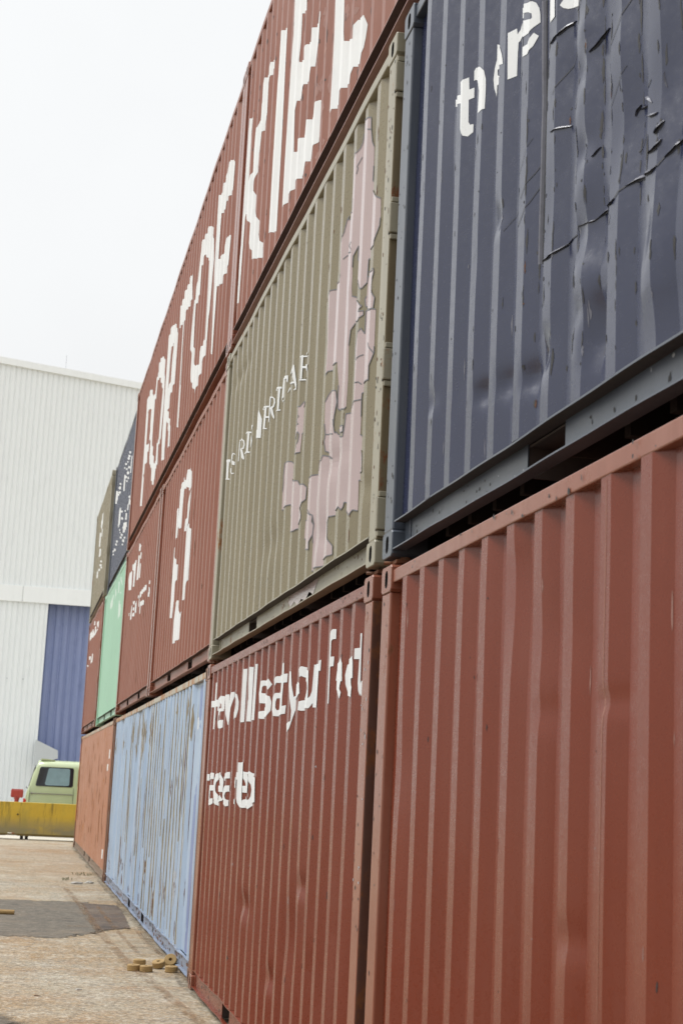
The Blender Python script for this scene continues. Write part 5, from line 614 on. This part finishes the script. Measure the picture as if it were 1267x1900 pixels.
def soft_sheet(name, pts, z, mat, margin=.12, jit=.05, sub=14, seed=0):
    rnd = random.Random(seed); P = []
    for a, b in zip(pts, pts[1:] + pts[:1]):
        for i in range(sub): u = i / sub; P.append((a[0] * (1 - u) + b[0] * u + rnd.uniform(-jit, jit), a[1] * (1 - u) + b[1] * u + rnd.uniform(-jit, jit) * 3))
    cx = sum(p[0] for p in P) / len(P); cy = sum(p[1] for p in P) / len(P)
    I = [(cx + (x - cx) * (1 - margin), cy + (y - cy) * (1 - margin)) for x, y in P]
    bm = bmesh.new(); lay = bm.verts.layers.float.new('edge')
    A = [bm.verts.new((x, y, z)) for x, y in P]; B = [bm.verts.new((x, y, z)) for x, y in I]
    for v in B: v[lay] = 1.0
    for i in range(len(P)): bm.faces.new((A[i], A[(i + 1) % len(P)], B[(i + 1) % len(P)], B[i]))
    for t in tessellate_polygon([[Vector((x, y, 0)) for x, y in I]]):
        try: bm.faces.new([B[i] for i in t])
        except ValueError: pass
    for f in bm.faces:
        f.normal_update()
        if f.normal.z < 0: f.normal_flip()
    return tag(link(name, bm, mat, recalc=False), kind='structure')
for m_ in (AS, ASB):
    n = m_.node_tree; b = n.nodes['Principled BSDF']; at = node(n, 'ShaderNodeAttribute'); at.attribute_name = 'edge'; t = node(n, 'ShaderNodeTexCoord').outputs['Object']
    ad = node(n, 'ShaderNodeMath', operation='ADD'); n.links.new(at.outputs['Fac'], ad.inputs[0]); n.links.new(rng(n, noise(n, t, 4, 8, .75), .3, .7, -.35, .35), ad.inputs[1])
    tr = node(n, 'ShaderNodeBsdfTransparent'); ms = node(n, 'ShaderNodeMixShader'); n.links.new(rng(n, ad.outputs[0], .25, .62, 0, .93), ms.inputs[0]); n.links.new(tr.outputs[0], ms.inputs[1]); n.links.new(b.outputs[0], ms.inputs[2]); n.links.new(ms.outputs[0], n.nodes['Material Output'].inputs['Surface'])
soft_sheet('asphalt_patch', [(-3.6, 21.0), (-1.13, 21.1), (-.38, 21.1), (-.36, 17.3), (-.5, 16.9), (-.9, 16.3), (-1.5, 16.4), (-3.6, 16.2)], .004, AS, .06, .03, 16)
soft_sheet('asphalt_patch', [(-.50, 20.95), (-.05, 20.7), (-.04, 20.2), (-.09, 17.6), (-.3, 17.3), (-.5, 17.2)], .008, ASB, .10, .015, 12, 3)
soft_sheet('asphalt_apron', [(-14, -12), (-.6, -12), (-.7, 6.5), (-1.05, 9.5), (-1.3, 11.0), (-2.2, 12.0), (-14, 12.2)], .0045, AS, .05, .06, 14, 5)  # mostly unseen dark ground, added to cut bounce onto the lower red container
# tyre and rust tracks on the ground
m_t, n, b = new_mat('rusty_track'); t = node(n, 'ShaderNodeTexCoord').outputs['Object']
b.inputs['Base Color'].default_value = (.22, .12, .05, 1); b.inputs['Roughness'].default_value = .9
tr = node(n, 'ShaderNodeBsdfTransparent'); ms = node(n, 'ShaderNodeMixShader'); n.links.new(rng(n, noise(n, t, 3, 7, .7, (4, 1.2, 1)), .40, .66, 0, .6), ms.inputs[0]); n.links.new(tr.outputs[0], ms.inputs[1]); n.links.new(b.outputs[0], ms.inputs[2])
n.links.new(ms.outputs[0], n.nodes['Material Output'].inputs['Surface'])
def track(pts, wd, z): sheet('rust_stain', strip_poly(pts, wd), z, m_t, sub=1)
track([(-.62, 23.5), (-.52, 20.5), (-.48, 17.5), (-.40, 14.9), (-.22, 12.2), (-.1, 10.6), (.0, 9.6)], .09, .0125)
track([(-.32, 20.5), (-.28, 17.3), (-.22, 15.2)], .05, .0125)
track([(-.05, 17.5), (-.06, 16.0), (.0, 15.0)], .05, .0125)
m_d = m_t.copy(); m_d.name = 'dirt_drift'; m_d.node_tree.nodes['Principled BSDF'].inputs['Base Color'].default_value = (.075, .058, .038, 1)
for q_ in range(9): sheet('dirt_drift', [(-.02 + .03 * math.sin(q_), 8 + q_ * 3.2), (.03, 8 + q_ * 3.2), (.03, 11.2 + q_ * 3.2), (-.03 + .03 * math.sin(q_ + 1), 11.2 + q_ * 3.2), (-.07, 9.8 + q_ * 3.2)], .021, m_d, jit=.012, sub=8, seed=q_)
for i in range(16):
    y = 15.0 + i * .62 + random.uniform(-.2, .2); track([(.0, y), (-.25, y + .03), (-.55 - random.random() * .25, y + random.uniform(-.08, .08))], random.uniform(.04, .14), .0165)
# apron beyond the barrier
m_a = flat('pale_concrete', (.50, .47, .40), .9, scale=2, var=.12)
sheet('yard', [(-40, 40.75), (30, 40.75), (30, 59.9), (-40, 59.9)], .004, m_a)

# ------------------------------------------------------------------ wooden discs, stick, weeds, scraps
m_w, n, b = new_mat('cork_wood'); t = node(n, 'ShaderNodeTexCoord').outputs['Object']
c = mixc(n, (.36, .235, .09), (.24, .145, .05), rng(n, noise(n, t, 14, 6, .65, (1, 1, 6)), .35, .7)); n.links.new(c, b.inputs['Base Color']); b.inputs['Roughness'].default_value = .75
def disc(loc, rot, label, r=.056, h=.052):
    bm = bmesh.new(); N = 40
    rings = [(.014, .004), (.016, 0), (r - .005, 0), (r, .005), (r, h - .005), (r - .005, h), (.016, h), (.014, h - .004)]
    G = [[bm.verts.new((rr * math.cos(2 * math.pi * i / N), rr * math.sin(2 * math.pi * i / N), z)) for i in range(N)] for rr, z in rings]
    for k in range(len(G)):
        A, B = G[k], G[(k + 1) % len(G)]
        for i in range(N): bm.faces.new((A[i], A[(i + 1) % N], B[(i + 1) % N], B[i]))
    o = link('wooden_disc', bm, m_w); o.location = loc; o.rotation_euler = rot
    tag(o, label, 'wooden disc', 'small wooden discs lying by the blue container'); return o
disc((-0.357, 13.792, 0.0), (0, 0, 0), 'wooden disc lying flat, leftmost of the six')
disc((-0.274, 14.196, 0.0), (0.0, 0.0, 0.4), 'wooden disc behind the leftmost one, farther from the camera')
disc((-0.253, 13.737, 0.0), (0, 0, 1), 'wooden disc lying flat in front, third from the left')
disc((-0.120, 13.991, 0.016), (0.25, -0.18, 0), 'slightly tilted wooden disc in the middle of the row')
disc((-0.002, 14.132, 0.042), (1.0, 0, -0.25), 'wooden disc tipped up to show its round face and hole')
disc((-0.036, 13.741, 0.0), (0, 0, 2), 'wooden disc lying flat in front of the tipped one')

bm = bmesh.new(); cyl(bm, (-1.72, 18.9, .03), (-1.36, 18.86, .03), .028, n=16); cyl(bm, (-1.4, 18.864, .03), (-1.39, 18.863, .03), .0295, n=16)
tag(link('wooden_stick', bm, m_w), 'short round tan wooden stick lying on the dark asphalt patch', 'stick')
m_leaf = flat('weed_leaf', (.17, .17, .085), .7)
def weed(loc, label, n_=46, r=.16):
    bm = bmesh.new(); rnd = random.Random(int(loc[1] * 10))
    for _ in range(n_):
        a = rnd.uniform(0, 6.28); q = r * math.sqrt(rnd.random()); x, y = q * math.cos(a) * 1.6, q * math.sin(a); h = rnd.uniform(.02, .07); d = rnd.uniform(0, 6.28); l = rnd.uniform(.02, .06)
        p = [(x, y, 0), (x + math.cos(d) * l * .5 + .008, y + math.sin(d) * l * .5, h * .7), (x + math.cos(d) * l, y + math.sin(d) * l, h), (x + math.cos(d) * l * .5 - .008, y + math.sin(d) * l * .5, h * .7)]
        bm.faces.new([bm.verts.new(k) for k in p])
    o = link('weed_tuft', bm, m_leaf); o.location = loc; return tag(o, label, 'weeds', 'weeds at the foot of the containers')
def scrap(loc, s, label, seed, mat):
    bm = bmesh.new(); bmesh.ops.create_icosphere(bm, subdivisions=2, radius=1); rnd = random.Random(seed)
    for v in bm.verts: k = rnd.uniform(.6, 1.15); v.co = Vector((v.co.x * s[0] * k, v.co.y * s[1] * k, max(-.2, v.co.z) * s[2] * k + s[2] * .2))
    o = link('litter_scrap', bm, mat); o.location = loc; return tag(o, label, 'litter', 'scraps of litter on the concrete')
m_sc = flat('dirty_white_plastic', (.36, .34, .30), .5); m_pb = flat('brown_scrap', (.16, .10, .06), .8)
weed((-0.215, 26.655, 0), 'thin tuft of weeds near the foot of the orange container', 20, .11)
weed((-0.555, 25.266, 0), 'small dark weeds left of the white plastic scrap', 12, .08)
scrap((-0.405, 24.602, 0.0), (0.10, 0.07, 0.035), 'dirty white plastic scrap among the weeds', 143, m_sc)
scrap((-0.196, 24.829, 0.0), (0.08, 0.06, 0.03), 'grey plastic scrap right of the larger white one', 167, m_sc)
scrap((-0.881, 12.478, 0.0), (0.03, 0.02, 0.012), 'tiny white scrap alone in the near left concrete', 146, m_sc)
scrap((0.038, 18.018, 0.0), (0.03, 0.02, 0.015), 'white scrap by the blue container next to the asphalt', 260, m_sc)
scrap((-1.204, 12.102, 0.0), (0.03, 0.01, 0.008), 'small dark scrap at the bottom left of the concrete', 69, m_pb)


# ------------------------------------------------------------------ yellow barrier
m_y, n, b = new_mat('stained_yellow_concrete'); t = node(n, 'ShaderNodeTexCoord').outputs['Object']; sp = node(n, 'ShaderNodeSeparateXYZ'); n.links.new(t, sp.inputs[0])
c = mixc(n, (.62, .44, .055), (.54, .37, .045), rng(n, noise(n, t, 2, 6, .6), .35, .7))
c = mixc(n, c, (.10, .085, .03), mul(n, rng(n, noise(n, t, 1, 7, .75, (6, 6, .6)), .53, .68), .8))
lowm = mul(n, rng(n, noise(n, t, 1.6, 5, .6, (1, 1, 1.6)), .22, .5), rng(n, sp.outputs['Z'], .60, .25))
c = mixc(n, c, (.27, .235, .125), lowm)
c = mixc(n, c, (.30, .26, .07), mul(n, rng(n, noise(n, t, 1.2, 6, .6, (2, 2, 1)), .5, .7), .5))
n.links.new(c, b.inputs['Base Color']); b.inputs['Roughness'].default_value = .85
root = empty('concrete_barrier', (0, 40.45, 0)); tag(root, 'mossy yellow painted concrete barrier across the yard in front of the van', 'barrier')
bm = bmesh.new()
front = [(-7, .09), (-1.56, .09), (-1.50, .16), (-1.34, .16), (-1.27, .09), (1.9, .09), (1.9, .86), (1.86, .925), (-6.96, .925), (-7, .86)]
prism(bm, front, 'y', 0, .30); link('barrier_body', bm, m_y, root)
bm = bmesh.new()
for x in (-1.16, -1.04, -5, 1.2): box(bm, x - .03, x + .05, .03, .26, 0, .09)
link('feet', bm, M['dark'], root)
bm = bmesh.new(); box(bm, -7, 1.9, -.012, .02, .1, .145, .004); link('steel_edge', bm, flat('dirty_ochre', (.16, .115, .03), .8), root)
bm = bmesh.new(); cyl(bm, (-1.29, -.02, .62), (-1.29, .02, .62), .022, n=10); link('lifting_hole', bm, M['dark'], root)
# red box on a post
m_r = paint('red_enamel', (.38, .045, .035), rough=.4, rust=.15, off=31, fade=(.4, .2, .18), fadeamt=.4)
root = empty('red_post_box', (-1.34, 43.2, 0)); tag(root, 'faded red metal box on a short post behind the yellow barrier', 'metal box')
bm = bmesh.new(); box(bm, -.165, .165, -.12, .12, 1.0, 1.21, .03); link('box_body', bm, m_r, root, smooth=False)
bm = bmesh.new(); box(bm, -.155, .155, -.11, .11, 1.2, 1.225, .01); link('lid', bm, m_r, root)
bm = bmesh.new(); cyl(bm, (.0, 0, 0), (.0, 0, .93), .06, n=14); cyl(bm, (0, 0, .90), (0, 0, 1.01), .05, .085, n=14); link('post', bm, m_r, root)

# ------------------------------------------------------------------ van
m_v, n, b = new_mat('pale_green_car_paint'); t = node(n, 'ShaderNodeTexCoord').outputs['Object']
c = mixc(n, (.40, .465, .27), (.37, .435, .25), rng(n, noise(n, t, 3, 4), .3, .7)); n.links.new(c, b.inputs['Base Color']); b.inputs['Roughness'].default_value = .3; b.inputs['Coat Weight'].default_value = .4
m_gl = flat('tinted_glass', (.018, .02, .024), .08, var=.1); m_gl2 = flat('pale_window_blind', (.20, .30, .33), .25, scale=4, var=.2); m_rb = flat('black_rubber', (.02, .02, .02), .7)
m_tl = flat('red_tail_light', (.55, .03, .02), .2); m_rim = flat('steel_rim', (.4, .4, .42), .35, metal=.8); m_ch = flat('dull_metal_trim', (.22, .2, .18), .4)
root = empty('camper_van', (-1.125, 43.95, 0)); root.scale = (1.03, 1.03, 1.03); tag(root, 'pale green van seen from its side behind the yellow barrier', 'van')
def van_body():
    st = []     # stations along x: (x, roof z, half width low, half width roof, shoulder z, lean)
    prof = [(0, .95, .55), (.03, 1.0, .45), (0.1, 1.0, .35)]
    bm = bmesh.new()
    X = [(.0, 1.70, .0), (.05, 1.90, .2), (.28, 1.955, 1), (.6, 1.965, 1), (1.4, 1.965, 1), (2.2, 1.955, 1), (2.9, 1.93, 1), (3.3, 1.86, 1), (3.75, 1.55, 1), (4.2, 1.12, 1), (4.6, 1.0, 1), (4.8, .85, .9)]
    rows = []
    for i, (x, rz, k) in enumerate(X):
        hb = .93 if 0 < x < 4.7 else .86
        ring = [(-hb + .06, .30), (-hb, .38), (-hb - .01, .75), (-hb, 1.05)]
        if rz > 1.3: ring += [(-hb + .05, 1.30), (-hb + .14, rz - .16), (-hb + .19, rz - .07), (-hb + .30, rz - .015), (0, rz + .02)]
        else: ring += [(-hb + .02, min(rz - .03, 1.06)), (-hb + .06, rz - .02), (-hb + .12, rz - .01), (-hb + .3, rz), (0, rz + .02)]
        full = ring + [(-a, z) for a, z in ring[-2::-1]]
        r = []
        for a, z in full:
            lean = 0
            if x < .3: lean = max(0, z - .95) * .25 * (1 if x < .06 else .35 if x < .28 else .06)
            r.append(bm.verts.new((x + lean, a, z)))
        rows.append(r)
    for A, B in zip(rows[:-1], rows[1:]):
        for q in range(len(A) - 1): bm.faces.new((A[q], A[q + 1], B[q + 1], B[q]))
        bm.faces.new((A[-1], A[0], B[0], B[-1]))
    bm.faces.new(rows[0]); bm.faces.new(rows[-1][::-1])
    return bm
body = link('body', van_body(), m_v, root, smooth=True)
def side_y(z): return -.93 if z < 1.05 else -.93 + .05 * (z - 1.05) / .25 if z < 1.3 else -.88 + .09 * (z - 1.3) / .495
def rpoly(bm, x0, x1, z0, z1, off, slant=0, r=.05, th=.012):
    pts = []
    for cx, cz, a0 in ((x1 - r, z1 - r, 0), (x0 + r, z1 - r, 90), (x0 + r, z0 + r, 180), (x1 - r, z0 + r, 270)):
        for k in range(5): a = R(a0 + k * 22.5); pts.append((cx + r * math.cos(a), cz + r * math.sin(a)))
    pts = [(x + (slant * (z - z0) / (z1 - z0) if x < (x0 + x1) / 2 else 0), z) for x, z in pts]
    A = [bm.verts.new((x, side_y(z) - off, z)) for x, z in pts]; B = [bm.verts.new((x, side_y(z) - off + th, z)) for x, z in pts]
    bm.faces.new(A); n_ = len(A)
    for i in range(n_): bm.faces.new((A[i], B[i], B[(i + 1) % n_], A[(i + 1) % n_]))
for x0_, x1_, sl in ((.24, 1.22, .10), (1.34, 2.35, 0), (2.48, 3.1, 0)):
    bm = bmesh.new(); rpoly(bm, x0_, x1_, 1.295, 1.80, .012, sl); wn = link('side_window', bm, m_gl, root)
    bm = bmesh.new(); rpoly(bm, x0_ + .24, x1_ - .10, 1.325, 1.775, .016, .08, .05, .003); link('window_blind', bm, m_gl2, wn)
    if sl:
        bm = bmesh.new()
        for k in range(12): z = 1.35 + k * .035; box(bm, x0_ + .03 + .1 * (z - 1.295) / .505, x0_ + .15 + .1 * (z - 1.295) / .505, side_y(z) - .016, side_y(z) - .011, z, z + .012)
        link('vent_grille', bm, m_rb, wn)
bm = bmesh.new(); box(bm, .13, 1.22, -.952, -.938, 1.09, 1.112, .003); cyl(bm, (.14, -.945, 1.101), (.175, -.945, 1.101), .026, n=12); link('sliding_door_rail', bm, m_ch, root)
bm = bmesh.new(); box(bm, 1.235, 1.243, -.945, -.93, .4, 1.28); box(bm, .105, .112, -.945, -.93, .4, 1.3); link('door_gap', bm, m_rb, root)
bm = bmesh.new(); box(bm, -.03, .04, -.9, -.80, .62, .935, .015); link('tail_light', bm, m_tl, root)
bm = bmesh.new(); box(bm, -.03, .04, .80, .90, .62, .935, .015); link('tail_light', bm, m_tl, root)
bm = bmesh.new(); prism(bm, [(.34, 1.985), (.36, 2.015), (.50, 2.01), (.72, 1.985), (.70, 1.965), (.36, 1.965)], 'y', -.62, .2); link('roof_vent', bm, m_v, root)
bm = bmesh.new(); box(bm, -.06, .12, -.88, .88, .36, .60, .04); link('bumper', bm, m_rb, root)
bm = bmesh.new(); box(bm, .0, .03, -.62, .62, 1.28, 1.78, .01)
for v in bm.verts: v.co.x += max(0, v.co.z - .95) * .25 - .012
link('rear_window', bm, m_gl, root)
bm = bmesh.new(); cyl(bm, (.05, -.3, 1.22), (.02, .1, 1.25), .012, n=8); link('wiper', bm, m_rb, root)
for x in (1.0, 3.85):
    for y in (-.80, .80):
        s = -1 if y < 0 else 1
        bm = bmesh.new(); cyl(bm, (x, y - s * .11, .32), (x, y + s * .11, .32), .32, n=28); wh = link('wheel', bm, m_rb, root)
        bm = bmesh.new(); cyl(bm, (x, y + s * .10, .32), (x, y + s * .118, .32), .20, .18, n=20); link('rim', bm, m_rim, wh)

# ------------------------------------------------------------------ white hall
HY = 60.
def hall_paint(name, base, rough=.5, off=0):
    return paint(name, base, rough=rough, var=.04, streak=.04, off=off, fade=tuple(x * .93 for x in base), fadeamt=.4, bump=.01, dirt=.2)
m_h = hall_paint('white_cladding', (.775, .81, .815), off=41); m_h2 = hall_paint('white_flashing', (.82, .85, .85), off=43); m_bl = paint('blue_door_sheet', (.20, .245, .42), rough=.5, var=.12, off=44, fade=(.3, .33, .5), fadeamt=.4)
m_hr = flat('grey_roof', (.4, .4, .4), .7); m_hc = hall_paint('pale_grey_sheet', (.50, .53, .54), off=46)
hall = empty('industrial_hall', (0, HY, 0)); tag(hall, 'huge white hall clad in ribbed metal behind the container wall', 'industrial hall')
XL, XR = -26., 22.
roofz = lambda x: 17.43 - .091 * x
def ribbed(bm, xa, xb, zlo, zhi, pitch, depth, y0, wide=.62, slope=.12):
    x = xa; pr = []
    while x < xb:
        pr += [(x, 0), (x + pitch * wide, 0), (x + pitch * (wide + slope), depth), (x + pitch * (1 - slope), depth)]; x += pitch
    pr = [p for p in pr if p[0] < xb] + [(xb, 0)]
    vb = [bm.verts.new((x, y0 + d, zlo(x) if callable(zlo) else zlo)) for x, d in pr]; vt = [bm.verts.new((x, y0 + d, zhi(x) if callable(zhi) else zhi)) for x, d in pr]
    for i in range(len(pr) - 1): bm.faces.new((vb[i], vb[i + 1], vt[i + 1], vt[i]))
bm = bmesh.new(); ribbed(bm, XL, XR, 8.78, lambda x: roofz(x) - .2, .207, .03, 0); link('upper_cladding', bm, m_h, hall)
bm = bmesh.new(); ribbed(bm, XL, -.70, 0, 8.16, .207, .03, .02); link('lower_cladding', bm, m_h, hall)
bm = bmesh.new(); xs_ = [XL, -9.5, -1.68, 6.2, 14, XR]
for a, b_ in zip(xs_[:-1], xs_[1:]): box(bm, a + .006, b_ - .006, -.05, .10, 8.15, 8.78, .006)
link('flashing_band', bm, m_h2, hall)
bm = bmesh.new(); ribbed(bm, -.9, 9.0, 0, 8.3, .29, .05, .42, .5, .2); dr = link('sliding_door', bm, m_bl, hall)
bm = bmesh.new(); box(bm, -.70, -.68, .02, .5, 0, 8.15); box(bm, 9.0, 9.05, .02, .5, 0, 8.15); link('door_jamb', bm, m_h2, hall)
bm = bmesh.new(); ribbed(bm, 9.0, XR, 0, 8.16, .207, .03, .02); link('lower_cladding', bm, m_h, hall)
bm = bmesh.new(); prism(bm, [(XL, roofz(XL) - .24), (XR, roofz(XR) - .24), (XR, roofz(XR) + .02), (XL, roofz(XL) + .02)], 'y', -.09, .3); tr_ = link('roof_edge_trim', bm, m_h2, hall)
bm = bmesh.new(); prism(bm, [(XL, roofz(XL) - .10), (XR, roofz(XR) - .10), (XR, roofz(XR) - .03), (XL, roofz(XL) - .03)], 'y', .3, 40); link('roof', bm, m_hr, hall)
bm = bmesh.new(); box(bm, XL, XR, 39.8, 40, 0, 15); box(bm, XL, XL + .1, .3, 39.8, 0, 16); box(bm, XR - .1, XR, .3, 39.8, 0, 15); link('rear_walls', bm, m_h, hall)
bm = bmesh.new(); cyl(bm, (-.76, .1, roofz(-.76) - .1), (-.76, .1, roofz(-.76) + .62), .007, n=6); link('lightning_rod', bm, M['chip_light'], hall)
bm = bmesh.new(); cyl(bm, (-2.9, -.04, 6.3), (-2.9, .02, 6.3), .05, n=8)
for x in (-2.0, -1.4): cyl(bm, (x, -.02, 5.2), (x, .03, 5.2), .02, n=6)
link('wall_fixing', bm, M['chip_light'], hall)
root = empty('canopy', (0, HY, 0)); tag(root, 'pale grey sloping metal canopy beside the blue door of the hall', 'canopy')
bm = bmesh.new(); prism(bm, [(-.74, 1.95), (-.74, 2.92), (-.6, 2.86), (.09, 2.56), (.11, 2.27), (-.38, 2.10)], 'y', -1.0, .0); link('hood', bm, m_hc, root)
bm = bmesh.new(); prism(bm, [(-.36, 2.08), (.10, 2.255), (.06, 2.22), (-.34, 2.03)], 'y', -.95, -.05); link('underside_lip', bm, M['dark'], root)
